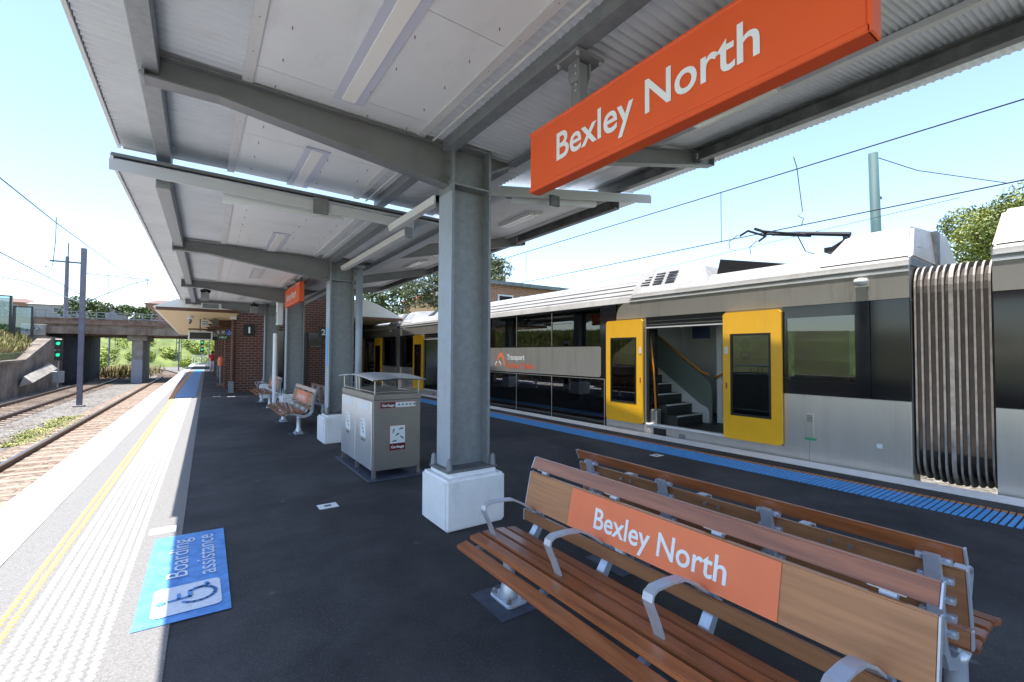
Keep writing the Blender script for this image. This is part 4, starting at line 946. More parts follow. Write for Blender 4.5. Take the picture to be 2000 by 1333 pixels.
    edges = [A+.17]+[7.16+i*1.555 for i in range(3)]+[11.83, B-.17]
    edges = [5.47, 7.16, 8.70, 10.24, 11.93]
    for i in range(4):
        MB().box(.010, .018, edges[i]+.018, edges[i+1]-.018, 1.80, 2.655).build('upper_window', M['glass'], t)
        MB().box(.010, .018, edges[i]-.13+.018 if i == 0 else edges[i]+.018, edges[i+1]-.018 if i < 3 else edges[i+1]+.11, .07, 1.015).build('lower_window', M['glass'], t)
    for e in edges[1:-1]:
        for za, zb in ((1.80, 2.655), (.07, 1.015)): MB().box(.004, .03, e-.018, e+.018, za, zb).build('window_mullion', M['gloss_black'], t)
    b = MB()
    for e in edges[1:-1]: b.box(-.003, .003, e-.006, e+.006, 1.80, 2.655); b.box(-.003, .003, e-.008, e+.008, -.3, 1.03)
    b.box(-.006, .0, A+.03, B-.03, 1.030, 1.042); b.box(-.006, 0, A+.03, A+.045, -.3, 1.03); b.box(-.006, 0, B-.045, B-.03, -.3, 1.03); b.build('trim_lines', M['silver'], t)
    # interior decks
    b = MB(); b.box(.1, W_-.06, A, B, -.40, -.34); b.box(.1, W_-.06, A, B, 1.25, 1.33); b.build('deck_floor', M['int_dark'], t)
    b = MB(); b.box(.1, W_-.06, A, B, 2.74, 2.76); b.build('deck_ceiling', M['int'], t)
    b = MB(); b.box(W_-.05, W_, A, B, -.42, .15); b.box(W_-.05, W_, A, B, .95, 1.85); b.box(W_-.05, W_, A, B, 2.55, 2.75)
    for e in edges: b.box(W_-.05, W_, e-.12, e+.12, .15, .95); b.box(W_-.05, W_, e-.07, e+.07, 1.85, 2.55)
    b.build('far_side_wall', M['int_dark'], t)
    for dz in (-.34, 1.33):
        s = A+.5
        while s < B-.4:
            for x0, x1 in ((.2, 1.1), (1.75, 2.75)):
                q = MB(); q.box(x0, x1, s, s+.09, dz+.42, dz+1.02); q.box(x0, x1, s, s+.45, dz+.36, dz+.46); q.build('seat', M['int_blue'], t, bevel=.035, seg=2)
            s += .82
    # roof of the middle part with panel lines
    b = MB(); b.prism([(.0, 2.70), (.05, 2.84), (.30, 3.18), (.62, 3.33), (W_-.62, 3.33), (W_-.30, 3.18), (W_-.05, 2.84), (W_, 2.70)], 'y', 4.30, CL-4.30); b.build('roof', M['train_white'], t, bevel=.01)
    b = MB()
    for (x, z) in ((.085, 2.90), (.16, 3.00), (.235, 3.10), (.32, 3.19)): b.box(x-.012, x+.004, 4.32, CL-4.32, z-.003, z+.001)
    b.build('roof_seam', M['galv'], t)
    # pods with louvres at shoulder of roof (near end)
    for f in ((lambda s: s), (lambda s: CL-s)):
        vs = [(.02, f(2.85), 2.86), (W_-.02, f(2.85), 2.86), (W_-.02, f(4.62), 2.86), (.02, f(4.62), 2.86), (.36, f(3.12), 3.33), (W_-.36, f(3.12), 3.33), (W_-.36, f(4.60), 3.42), (.36, f(4.60), 3.42)]
        b = MB(); b.add(vs, [(3,2,1,0),(4,5,6,7),(0,1,5,4),(1,2,6,5),(2,3,7,6),(3,0,4,7)]); po = b.build('roof_pod', M['train_white'], t, bevel=.03, seg=2)
        b = MB()
        for i in range(3):
            for k in range(5):
                z = 3.04+.055*k; x = .02+.34*(z-2.86)/.52-.006; sa = 3.62+.30*i
                b.add([(x, f(sa), z), (x, f(sa+.22), z), (x+.018, f(sa+.22), z+.03), (x+.018, f(sa), z+.03)], [(0,1,2,3)])
        b.build('louvre', M['black'], po)
        b = MB(); b.add([(.42, f(1.5), 3.10), (W_-.5, f(1.5), 3.10), (W_-.5, f(2.9), 3.10), (.42, f(2.9), 3.10), (.5, f(1.7), 3.14), (W_-.55, f(1.7), 3.14), (W_-.55, f(2.85), 3.40), (.46, f(2.85), 3.40)], [(3,2,1,0),(4,5,6,7),(0,1,5,4),(1,2,6,5),(2,3,7,6),(3,0,4,7)]); b.build('roof_equipment', M['sign_black'], t)
    # logo on the mid band (boomerang arch) and writing
    lg = MB()
    def arch(mb, cy, cz, wv, hv, th):
        P = []
        for a in range(0, 181, 12): P.append((cy+wv*math.cos(R(a)), cz+hv*math.sin(R(a))))
        for i in range(len(P)-1):
            k0, k1 = th*(.35+.65*math.sin(math.pi*i/(len(P)-1)))+.008, th*(.35+.65*math.sin(math.pi*(i+1)/(len(P)-1)))+.008
            a, b_ = P[i], P[i+1]
            def inn(p, k): dy, dz = cy-p[0], cz-p[1]; L = math.hypot(dy, dz)+1e-6; return (p[0]+dy/L*k, p[1]+dz/L*k)
            ia, ib = inn(a, k0), inn(b_, k1)
            mb.add([(-.011, a[0], a[1]), (-.011, b_[0], b_[1]), (-.011, ib[0], ib[1]), (-.011, ia[0], ia[1])], [(0,1,2,3)])
    arch(lg, 9.48, 1.24, .21, .40, .13); lg.build('logo_arch', M['orange_pale'], t)
    lg = MB(); arch(lg, 9.62, 1.24, .17, .16, .05); lg.build('logo_arc', M['label'], t)
    lt = MB(); text(lt, 'Transport', (-.011, 8.74, 1.50), (0,-1,0), (0,0,1), .85, .15, bold=.02); lt.build('lettering', M['letter'], t)
    lt = MB(); text(lt, 'Sydney Trains', (-.011, 8.52, 1.27), (0,-1,0), (0,0,1), 1.28, .15, bold=.02); lt.build('lettering', mat('logo_orange', (.80, .13, .04), .5), t)
    # underframe
    b = MB(); b.box(.25, W_-.25, .8, CL-.8, -.95, -.45); b.build('underframe', M['black'], t)
    for s in (2.2, 4.4, CL-4.4, CL-2.2):
        for x in (.65, 2.15): MB().tube([(x, s, -.60), (x+.12, s, -.60)], .41, 18).build('wheel', M['rail'], t)
    return t
def bellows(t, s0, s1, n):
    W_ = 2.95
    def loop(x0, x1, z0, z1, r): return rrect(x0, x1, z0, z1, r, 5)
    o = MB(); L = loop(.13, W_-.13, .06, 2.74, .32); o.prism(L, 'y', s0+.02, s1-.02); o.build('bellows', M['rubber'], t)
    for i in range(n):
        s = s0+(s1-s0)*(i+.5)/n; wd = .022 if i == n//2 else .010; x0 = .07+.03*abs(math.sin(i*2.1)); r = MB()
        P = loop(x0, W_-x0, .0-.05*math.sin(math.pi*(i+.5)/n), 2.80, .30); Q = loop(x0+.07, W_-x0-.07, .07, 2.73, .27)
        k = len(P)
        vs = [(p[0], s-wd, p[1]) for p in P]+[(p[0], s+wd, p[1]) for p in P]+[(p[0], s-wd*.5, p[1]) for p in Q]+[(p[0], s+wd*.5, p[1]) for p in Q]
        fs = []
        for j in range(k):
            j2 = (j+1) % k; fs += [(j, j2, k+j2, k+j), (j, 2*k+j, 2*k+j2, j2), (k+j, k+j2, 3*k+j2, 3*k+j)]
        r.add(vs, fs); r.build('bellows_rib', M['bellow_rib'], t)
    MB().box(.9, 2.0, s0, s1, -.7, -.45).build('coupler', M['black'], t)
car = carriage(); car.rotation_euler = (0, 0, .017); car.location = (7.66, 1.93, 0)
car['label'] = 'middle train carriage with open yellow doors and transport lettering'
def along(s, off=0): return (7.66-math.sin(.017)*s+off, 1.93+math.cos(.017)*s, 0)
carn = copy_tree(car); carn.location = along(-(CL+.76)); carn['label'] = 'train carriage at the right edge beyond the ribbed bellows'
carf = copy_tree(car); carf.location = along(CL+.55); carf.rotation_euler = (0, 0, .035); carf['label'] = 'farthest train carriage, seen between second column and bin'
bellows(car, -.76, 0, 11)
carf_b = thing('gangway_bellows', 'narrow brown bellows joining the middle and farthest carriages', 'gangway bellows', along(CL+.0), .017)
bellows(carf_b, .0, .55, 6)
# pantograph
pg = absthing('pantograph', 'black folded pantograph on the roof of the middle carriage', 'pantograph', (9.1, 4.0, 3.3))
b = MB()
b.tube([(8.7, 4.75, 3.93), (8.72, 4.6, 4.0), (9.4, 4.6, 4.0), (9.42, 4.75, 3.93)], .022, 6); b.tube([(8.7, 4.45, 4.0), (9.4, 4.45, 4.0)], .03, 6); b.build('contact_head', M['wire'], pg)
b = MB(); b.tube([(9.1, 4.5, 3.97), (9.1, 3.9, 3.86), (9.1, 3.05, 3.66)], [.02, .035, .04], 8); b.tube([(8.85, 4.45, 3.99), (9.0, 3.7, 3.78)], .018, 6); b.tube([(9.35, 4.45, 3.99), (9.2, 3.7, 3.78)], .018, 6); b.build('upper_arm', M['wire'], pg)
b = MB(); b.tube([(9.1, 3.05, 3.62), (9.1, 3.35, 3.46)], .03, 8); b.tube([(9.0, 3.1, 3.62), (9.0, 3.1, 3.38)], .03, 6); b.box(8.7, 9.5, 2.9, 3.3, 3.34, 3.42); b.tube([(9.1, 3.9, 3.86), (9.1, 3.75, 3.5), (9.1, 3.6, 3.42)], .01, 6); b.build('lower_arm', M['wire'], pg)
b = MB(); b.tube([(8.68, 4.78, 3.95), (8.66, 4.95, 3.85), (8.66, 4.93, 3.70), (8.7, 4.8, 3.66)], .010, 6); b.tube([(9.42, 4.78, 3.95), (9.45, 4.95, 3.85), (9.45, 4.93, 3.70)], .010, 6); b.build('end_horn', M['galv'], pg)

# ================================================================ OVERHEAD WIRES
def wirething(label, pts, r=.008, extra=None):
    t = absthing('overhead_wire', label, 'overhead wire', pts[0], 'overhead wires')
    MB().tube(pts, r, 5).build('cable', M['wire'], t)
    if extra:
        for e in extra: MB().tube(e, r*.7, 4).build('dropper', M['wire'], t)
    return t
wirething('upper overhead wire above the train with hanging droppers', [(9.3, -12, 5.25), (9.25, 0, 5.13), (9.1, 6, 5.05), (8.9, 14, 4.97), (8.4, 30, 5.1)], .011,
          [[(9.1, 5.37, 5.06), (9.1, 5.37, 4.0)], [(9.0, 12.2, 4.98), (9.0, 12.2, 4.0)], [(9.1, 3.93, 5.30), (9.1, 3.88, 5.1), (9.12, 3.80, 4.25), (9.02, 3.84, 4.16), (9.16, 3.80, 4.12), (9.1, 3.81, 4.0)]])
wirething('lower contact wire above the train roof touching the pantograph', [(9.3, -12, 3.95), (9.15, 0, 3.98), (9.1, 5, 4.0), (8.9, 14, 3.98), (8.4, 30, 4.0)], .010)
wirething('thin service wire low behind the train roof', [(13.4, 2.5, 5.0), (12.8, 12, 4.4), (12, 24, 4.6)], .006)
wirething('upper overhead wire above the left track with a coiled dropper', [(-2.85, -8, 4.55), (-3.0, 12, 4.74), (-3.0, 16, 4.86), (-2.9, 31.5, 5.50), (-3.2, 52, 6.4)], .012,
          [[(-3.0, 16.0, 5.0), (-3.0, 16.0, 4.4), (-3.02, 15.9, 3.75), (-3.12, 15.7, 3.68), (-2.92, 15.75, 3.62), (-3.1, 15.6, 3.52), (-3.0, 15.56, 3.42)], [(-2.95, 24, 5.2), (-2.95, 24, 3.4)]])
wirething('lower contact wire above the left track', [(-2.85, -8, 3.42), (-3.0, 12, 3.41), (-3.0, 23, 3.36), (-3.0, 31.5, 3.5), (-3.2, 52, 3.7)], .010)
wirething('faint upper wire over the farther left track', [(-7.6, 4, 5.6), (-7.3, 20, 5.5), (-7.2, 50, 5.9)], .007)
# masts
def mast(label, x, y, z0, z1, w_, arms, group='overhead line masts'):
    t = absthing('line_mast', label, 'line mast', (x, y, z0), group)
    b = MB(); b.box(x-w_, x+w_, y-w_, y-w_*.8, z0, z1); b.box(x-w_, x+w_, y+w_*.8, y+w_, z0, z1); b.box(x-.012, x+.012, y-w_*.8, y+w_*.8, z0, z1); b.build('mast', M['purplegrey'], t)
    for a in arms: MB().tube(a, .022, 6).build('arm', M['galv'], t)
    MB().box(x-w_-.1, x+w_+.1, y-.25, y+.25, z0-.05, z0+.08).build('footing', M['concrete'], t)
    return t
mast('grey steel line mast between the left tracks with a sloping arm', -4.85, 31.5, -1.2, 6.87, .105,
     [[(-4.72, 31.5, 4.14), (-2.9, 31.5, 5.25), (-2.2, 31.5, 5.52), (-2.05, 31.5, 5.50)], [(-4.72, 31.5, 5.6), (-2.2, 31.5, 5.52)], [(-2.25, 31.5, 5.5), (-2.3, 31.5, 5.2)], [(-4.98, 31.5, 4.1), (-6.9, 31.5, 5.0), (-7.7, 31.5, 5.1)]])
mast('grey line mast behind the train near the white awning', 12.2, 25, -1.2, 6.4, .14, [[(12.1, 25, 5.6), (10.2, 25, 5.9)]])
for i, (x, y, h) in enumerate([(-2.2, 84, 4.2), (-6.3, 92, 4.6), (2.4, 78, 4.4), (-11.5, 96, 4.8)]):
    mast(['slim far mast seen left of the pier under the bridge', 'slim far mast beyond the far left track', 'slim far mast beside the far platform end', 'slim far mast at the left bridge opening'][i], x, y, -1.2, h, .08, [[(x, y, h-.8), (x+2.0, y, h-.5)], [(x, y, h-1.2), (x-2.0, y, h-.9)]])

for i, (x, y, h) in enumerate([(-24, 110, 9.5), (-20, 120, 10.5), (-12.5, 105, 9.5), (-7.2, 112, 9.2), (-3.0, 100, 10.5), (-28, 100, 9.8)]):
    w0 = absthing('antenna_mast', ['thin mast above the roofs left of the power pole', 'thin mast just right of the power pole', 'paired thin mast left of the bridge pier', 'thin mast above the bridge pier', 'thin tall mast beside the awning corner', 'thin mast at far left above the bridge'][i], 'mast', (x, y, 0), 'thin masts beyond the bridge')
    b = MB(); b.tube([(x, y, 0), (x, y, h)], .07, 5); b.tube([(x+.7, y, 0), (x+.7, y, h-1.2)], .05, 5); b.box(x-.1, x+.8, y-.03, y+.03, h-1.6, h-1.5); b.build('pole', M['purplegrey'], w0)
# ================================================================ BRIDGE AND WALLS
br = absthing('road_bridge', 'rusty concrete road bridge crossing the tracks beyond the platform', 'bridge', (-4, 54, -1.2))
b = MB(); b.box(-16, 14, 51.5, 62, 3.55, 3.86); b.build('deck', M['rust_conc'], br)
MB().box(-16, 14, 51.35, 51.6, 3.86, 4.33).build('parapet', M['rust_brown'], br); MB().box(-16, 14, 61.5, 62, 3.86, 4.33).build('parapet', M['rust_brown'], br)
b = MB(); b.box(-10.4, 14, 51.1, 51.5, 3.05, 3.62); b.box(-10.4, 14, 54, 54.4, 2.95, 3.56); b.box(-10.4, 14, 58, 58.4, 2.95, 3.56); b.build('girder', M['rust_conc'], br)
b = MB(); b.box(-16, 14, 50.95, 51.05, 4.36, 4.42); b.box(-16, 14, 50.95, 51.05, 4.85, 4.90); b.box(-16, 14, 50.95, 51.05, 4.6, 4.63)
x = -16
while x < 14: b.box(x, x+.06, 50.95, 51.03, 4.3, 4.92); x += .6
b.build('railing', M['galv'], br)
b = MB(); b.box(-4.75, -4.0, 52.3, 60, -1.25, 3.05); b.build('pier', M['concrete'], br, bevel=.02); MB().box(-5.05, -3.7, 52.0, 60.2, 2.6, 3.06).build('pier_cap', M['concrete'], br, bevel=.02)
MB().box(-4.753, -3.99, 52.29, 52.31, -1.2, .9).build('painted_patch', mat('grey_paint', (.33, .33, .37), .8, var=.1), br)
b = MB(); b.box(-16, -8.1, 52.2, 62, -1.25, 3.54); b.build('abutment', mat('shaded_concrete', (.028, .03, .036), .9, var=.4, vscale=1), br)  # colour darkened to hold the deep shade beneath the deck
b = MB(); b.box(-16, -10.0, 51.2, 52.2, 1.5, 3.54); b.build('abutment_head', M['concrete_d'], br)
b = MB(); b.box(-11.3, -9.95, 50.8, 51.3, 2.85, 3.75); b.build('corner_block', M['concrete'], br, bevel=.02)
gm = MB(); 
for pts_ in ([(-11.0, 3.1), (-10.9, 3.5), (-10.7, 3.2), (-10.5, 3.55)], [(-10.4, 3.2), (-10.2, 3.3), (-10.35, 3.5)], [(-10.9, 3.35), (-10.3, 3.4)]):
    gm.tube([(a, 50.79, b_) for a, b_ in pts_], .02, 4)
gm.build('scrawl', M['ink'], br)
b = MB(); b.box(5.9, 14, 52, 62, -1.25, 3.56); b.build('abutment', M['concrete_d'], br)
rw = absthing('retaining_wall', 'stained concrete retaining wall along the left track below the grass bank', 'retaining wall', (-9, 30, -1.2))
b = MB(); b.add([(-9.0,5,-1.3),(-8.95,47,-1.3),(-9.5,47,-1.3),(-9.5,5,-1.3),(-9.0,5,.45),(-8.95,41,.92),(-9.0,47,2.35),(-9.5,47,2.35),(-9.45,41,.92),(-9.5,5,.45)], [(0,1,6,5,4),(2,3,9,8,7),(0,4,9,3),(1,2,7,6),(4,5,8,9),(5,6,7,8)]); b.build('wall', M['concrete_d'], rw)
b = MB(); b.add([(-8.85,5,.45),(-8.85,41,.92),(-8.85,47,2.36),(-9.6,47,2.36),(-9.6,41,.92),(-9.6,5,.45),(-8.85,5,.60),(-8.85,41,1.08),(-8.85,47,2.54),(-9.6,47,2.54),(-9.6,41,1.08),(-9.6,5,.60)],
    [(0,1,7,6),(1,2,8,7),(6,7,10,11),(7,8,9,10),(3,4,10,9),(4,5,11,10),(2,3,9,8),(0,6,11,5),(0,5,4,1),(1,4,3,2)]); b.build('wall_coping', M['concrete_d'], rw)
b = MB(); b.box(-10.2, -9.1, 47, 52.1, -1.25, 2.7); b.build('wing_wall', M['concrete_d'], rw)
o = MB().add([(-8.3,40,-.35),(-8.7,40,.05),(-8.7,46,.75),(-8.3,46,.35),(-8.9,40,-.6),(-8.9,46,.1)], [(0,1,2,3),(0,3,5,4),(1,4,5,2),(0,4,1),(3,2,5)]).build('concrete_ledge', M['concrete']); tag(o, 'sloping pale concrete ledge leaning on the retaining wall', 'ledge')
# signals
def signal(x, y, zt, label, lz):
    t = absthing('railway_signal', label, 'railway signal', (x, y, -1.2), 'green railway signals')
    MB().tube([(x, y, -1.2), (x, y, zt)], .05, 8).build('mast', M['galv'], t)
    h = MB(); h.box(x-.20, x+.20, y-.15, y, lz[0]-.38, lz[0]+.32); h.box(x-.20, x+.20, y-.15, y, lz[1]-.38, lz[1]+.32); h.build('head', M['black'], t, bevel=.03)
    for z in lz:
        lo = MB().tube([(x, y-.155, z), (x, y-.17, z)], .12, 14).build('lamp', M['green_lamp'], t)
        MB().tube([(x, y-.16, z+.02), (x, y-.36, z+.02)], .135, 12, cap=False).build('hood', M['black'], lo)
    MB().box(x-.3, x+.3, y, y+.2, -.6, .2).build('cabinet', M['galv'], t, bevel=.02)
    return t
signal(-8.0, 44.5, 2.5, 'green railway signal with two lamps beside the dark bridge opening', (2.15, 1.35))
signal(.55, 73.6, 3.1, 'distant green signal at the platform end by the white fence', (2.9, 1.95))
# glass screens on the road edge
for i in range(4):
    x = -9.9-i*1.05
    t = absthing('road_screen', 'tall dark framed glass screen panel on the left road edge, %s' % ['nearest the tracks', 'second from the tracks', 'third from the tracks', 'at the photo edge'][i], 'screen', (x, 45, 2.9), 'dark framed screens above the left wall')
    hgt = 4.7 if i == 0 else 5.4
    b = MB(); b.box(x-.5, x-.38, 44.9, 45.1, 2.6, hgt); b.box(x+.38, x+.5, 44.9, 45.1, 2.6, hgt); b.box(x-.38, x+.38, 44.95, 45.05, hgt-.08, hgt); b.build('frame', M['sign_black'], t)
    MB().box(x-.38, x+.38, 44.99, 45.01, 3.0, hgt-.08).build('pane', glass('blue_glass', (.55, .75, .85)), t)
# far power pole
pp = absthing('power_pole', 'dark timber power pole with crossarm beyond the bridge', 'power pole', (-10.4, 60, 3))
MB().tube([(-10.4, 60, 3), (-10.4, 60, 10.7)], [.2, .14], 8).build('pole', M['purplegrey'], pp)
MB().box(-11.6, -9.2, 59.95, 60.05, 10.1, 10.25).build('crossarm', M['purplegrey'], pp); MB().tube([(-10.35, 60, 10.5), (-10.35, 60, 12)], .05, 6).build('spike', M['galv_dark'], pp)
tp = absthing('power_pole', 'tall teal weathered pole rising behind the train on the right', 'power pole', (13.85, 4, -1.2))
MB().tube([(13.85, 4.0, -1.2), (13.38, 4.0, 6.5)], [.13, .10], 12).build('pole', M['teal_pole'], tp, smooth=True)
MB().box(13.62, 13.78, 3.95, 4.05, 5.45, 5.50).build('bracket', M['galv_dark'], tp)
wirething('sagging wire from the teal pole to the right trees', [(13.5, 4, 6.45), (14.3, 3.4, 6.1), (16.5, 2.2, 5.9)], .010)

# ================================================================ STATION BUILDING
sb = absthing('station_building', 'dark brick station building with cream awnings and white roof', 'building', (3.4, 24, 0))
b = MB(); b.box(1.22, 5.6, 21.2, 45, 0, 4.15); b.build('wall', M['brick'], sb)
b = MB(); b.prism([(1.22, 4.151), (5.6, 4.151), (5.0, 5.4), (3.9, 5.6), (2.2, 5.5)], 'y', 21.2, 21.5); b.build('gable', M['brick'], sb)
b = MB(); b.box(3.0, 3.9, 21.14, 21.20, 0, 2.45); b.box(2.35, 2.4, 21.15, 21.2, 0, .05); b.build('door', M['sign_black'], sb); MB().box(3.95, 4.5, 21.15, 21.2, 1.9, 2.45).build('window', M['gloss_black'], sb)
MB().box(4.02, 4.45, 21.10, 21.15, 1.85, 1.9).build('sill', M['concrete'], sb)
b = MB(); b.box(2.35, 2.98, 21.16, 21.2, 0, 2.5); b.build('door', M['gloss_black'], sb)
# awning left and right with cream soffit
def awning(x0, x1, nm):
    MB().prism([(x0, 3.03), (x1, 3.03), (x1, 3.06), (x0, 3.06)], 'y', 19.4, 46).build('awning_soffit', M['cream'], sb)
    MB().box(min(x0, x1)-.02, max(x0, x1)+.02, 19.32, 19.4, 3.02, 3.12).build('awning_fascia', M['brown'], sb)
for (a, b_) in ((-1.15, 1.25), (5.5, 7.45)): awning(a, b_, '')
MB().box(-1.2, -1.12, 19.4, 46, 3.02, 3.14).build('awning_fascia', M['awn_white'], sb)
MB().prism([(-1.25, 3.13), (1.24, 3.13), (1.24, 4.0), (.2, 3.75)], 'y', 19.3, 46).build('awning_roof', M['awn_white'], sb)
MB().prism([(7.5, 3.13), (5.58, 3.13), (5.58, 3.9), (6.3, 3.7)], 'y', 19.3, 46).build('awning_roof', M['awn_white'], sb)
MB().box(1.26, 5.56, 19.0, 21.25, 4.62, 4.70).build('added_shade_roof', M['awn_white'], sb)  # added roof above the view, keeps sun off the gap before the wall
b = MB(); n_ = 8
vs = [(1.0, 21.3, 4.16), (5.8, 21.3, 4.16), (5.8, 46, 4.16), (1.0, 46, 4.16), (1.4, 21.6, 4.4), (5.4, 21.6, 4.4), (5.4, 45, 4.4), (1.4, 45, 4.4), (2.4, 22, 5.3), (4.4, 22, 5.3), (4.4, 42, 5.3), (2.4, 42, 5.3)]
b.add(vs, [(0,1,5,4),(1,2,6,5),(2,3,7,6),(3,0,4,7),(4,5,9,8),(5,6,10,9),(6,7,11,10),(7,4,8,11),(8,9,10,11)]); b.build('roof', M['awn_white'], sb)
for yy in (24, 27.5, 31, 34.5, 38):
    b = MB(); b.box(1.0, 1.22, yy-.25, yy+.25, 0, 3.0); b.build('pilaster', M['brick'], sb)
    b = MB(); b.prism([(1.0, 3.0), (1.0, 2.6), (.2, 3.12), (.2, 3.16), (1.0, 3.16)], 'y', yy-.05, yy+.05); b.build('bracket', M['brown'], sb)
MB().tube([(1.16, 21.12, .1), (1.16, 21.12, 3.0)], .055, 8).build('downpipe', M['brown'], sb); MB().box(1.06, 1.26, 21.02, 21.2, 2.9, 3.12).build('rainhead', M['awn_white'], sb)
MB().box(1.04, 1.22, 21.05, 21.2, 0, .45).build('pipe_guard', M['galv'], sb)
def numsign(x, ch, lab):
    t = absthing('platform_number', lab, 'number sign', (x, 21.1, 2.5), 'black platform number signs')
    MB().box(x-.2, x+.2, 21.13, 21.16, 2.28, 2.72).build('panel', M['sign_black'], t, bevel=.006); q = MB(); text(q, ch, (x, 21.125, 2.5), (1,0,0), (0,0,1), 0.06 if ch == '1' else .17, .24, bold=.02); q.build('numeral', M['letter'], t)
numsign(1.72, '1', 'black square sign with white numeral 1 on the brick wall')
numsign(4.55, '2', 'black square sign with white numeral 2 on the brick wall')
# hanging boards under the awning
t = absthing('departure_display', 'dark departure display hanging under the cream awning', 'display', (.15, 24, 2.3), 0)
MB().box(-.33, .55, 23.9, 24.05, 2.12, 2.50).build('case', M['label'], t, bevel=.01); MB().box(-.27, .49, 23.885, 23.9, 2.17, 2.45).build('screen', M['sign_black'], t)
MB().tube([(.1, 24, 2.5), (.1, 24, 3.16)], .03, 6).build('hanger', M['galv_dark'], t)
MB().box(-.32, 1.1, 23.98, 24.02, 2.56, 2.62).build('rail', M['black'], t)
t = absthing('facility_sign', 'row of small pictogram signs with blue round wheelchair sign beside the display', 'facility sign', (1, 23.4, 2.4))
MB().box(.66, .82, 23.4, 23.43, 2.36, 2.58).build('panel', M['galv_dark'], t); MB().box(.84, 1.0, 23.4, 23.43, 2.36, 2.58).build('panel', M['galv_dark'], t)
MB().tube([(1.17, 23.40, 2.46), (1.17, 23.43, 2.46)], .16, 20).build('blue_disc', M['sign_blue'], t); MB().box(.72, 1.12, 23.40, 23.43, 2.16, 2.33).build('green_panel', M['sign_green'], t)
q = MB(); text(q, 'HELP', (.92, 23.395, 2.245), (1,0,0), (0,0,1), .26, .07, bold=.02); text(q, 'A', (.74, 23.395, 2.47), (1,0,0), (0,0,1), .08, .1, bold=.02); text(q, 'H', (.92, 23.395, 2.47), (1,0,0), (0,0,1), .08, .1, bold=.02); q.build('lettering', M['letter'], t)
q = MB(); q.tube([(1.15, 23.39, 2.54), (1.15, 23.39, 2.46), (1.2, 23.39, 2.45), (1.23, 23.39, 2.39)], .012, 5); q.tube([(1.15+.06*math.cos(R(a)), 23.39, 2.42+.05*math.sin(R(a))) for a in range(140, 350, 30)], .01, 5); q.build('symbol', M['letter'], t)
MB().box(.6, 1.2, 23.4, 23.44, 2.60, 2.66).build('rail', M['brown'], t)
t = absthing('hanging_sign', 'black direction sign hanging deeper under the awning', 'direction sign', (.5, 32, 2.4)); MB().box(-.1, 1.1, 32, 32.05, 2.3, 2.5).build('panel', M['sign_black'], t); MB().box(-.1, 1.1, 32, 32.05, 2.52, 2.8).build('upper_panel', M['galv'], t)
t = absthing('dome_lamp', 'white lantern lamp hanging from the front of the cream awning', 'lamp', (-.25, 22, 3)); MB().tube([(-.25, 22, 3.16), (-.25, 22, 3.06), (-.25, 22, 3.0), (-.25, 22, 2.9)], [.03, .12, .13, .1], 10).build('shade', M['label'], t, smooth=True); MB().tube([(-.25, 22, 2.9), (-.22, 22, 2.8), (-.27, 22, 2.72)], .04, 6).build('camera_arm', M['galv_dark'], t)
for i, (x, y, z) in enumerate(((.25, 23.2, 2.85), (.62, 23.0, 2.88))):
    t = absthing('speaker_box', ['left grey speaker under the cream awning', 'right dark speaker under the cream awning'][i], 'speaker', (x, y, z)); MB().box(x-.13, x+.13, y-.1, y+.1, z-.16, z+.12).build('box', M['galv_dark'] if i else M['label'], t, bevel=.02); MB().tube([(x, y, z+.1), (x, y, 3.16)], .02, 6).build('stem', M['black'], t)
    for k in range(3): MB().box(x-.11, x+.11, y-.106, y-.1, z-.12+.07*k, z-.09+.07*k).build('grille', M['black'], t)
# trolley, help cone and people far down the platform
t = absthing('luggage_trolley', 'grey wheeled trolley cage parked against the pilasters', 'trolley', (1.1, 29.8, 0))
b = MB(); 
for x in (.95, 1.45):
    for y in (29.4, 30.4): b.box(x-.02, x+.02, y-.02, y+.02, 0.1, 1.2)
for z in (.3, .6, .9, 1.2): b.box(.95, 1.45, 29.38, 29.42, z-.015, z+.015); b.box(.93, .97, 29.4, 30.4, z-.015, z+.015)
b.build('cage', M['galv'], t)
for x in (1.0, 1.4): MB().tube([(x-.02, 29.5, .09), (x+.02, 29.5, .09)], .09, 10).build('wheel', M['black'], t)
MB().box(.97, 1.43, 29.42, 30.38, .2, .85).build('load', M['galv_dark'], t, bevel=.02)
t = absthing('life_post', 'orange capped stand at the foot of the brick pilasters', 'stand', (1.08, 26, 0)); MB().tube([(.95, 26, .02), (.95, 26, .95)], .05, 8).build('post', M['galv'], t); MB().tube([(.95, 26, .95), (.95, 26, 1.1), (.95, 26, 1.35), (.95, 26, 1.4)], [.1, .13, .1, .02], 10).build('cap', M['orange_pale'], t); MB().box(.8, 1.1, 25.85, 26.15, 0, .1).build('foot', M['sleeper'], t)
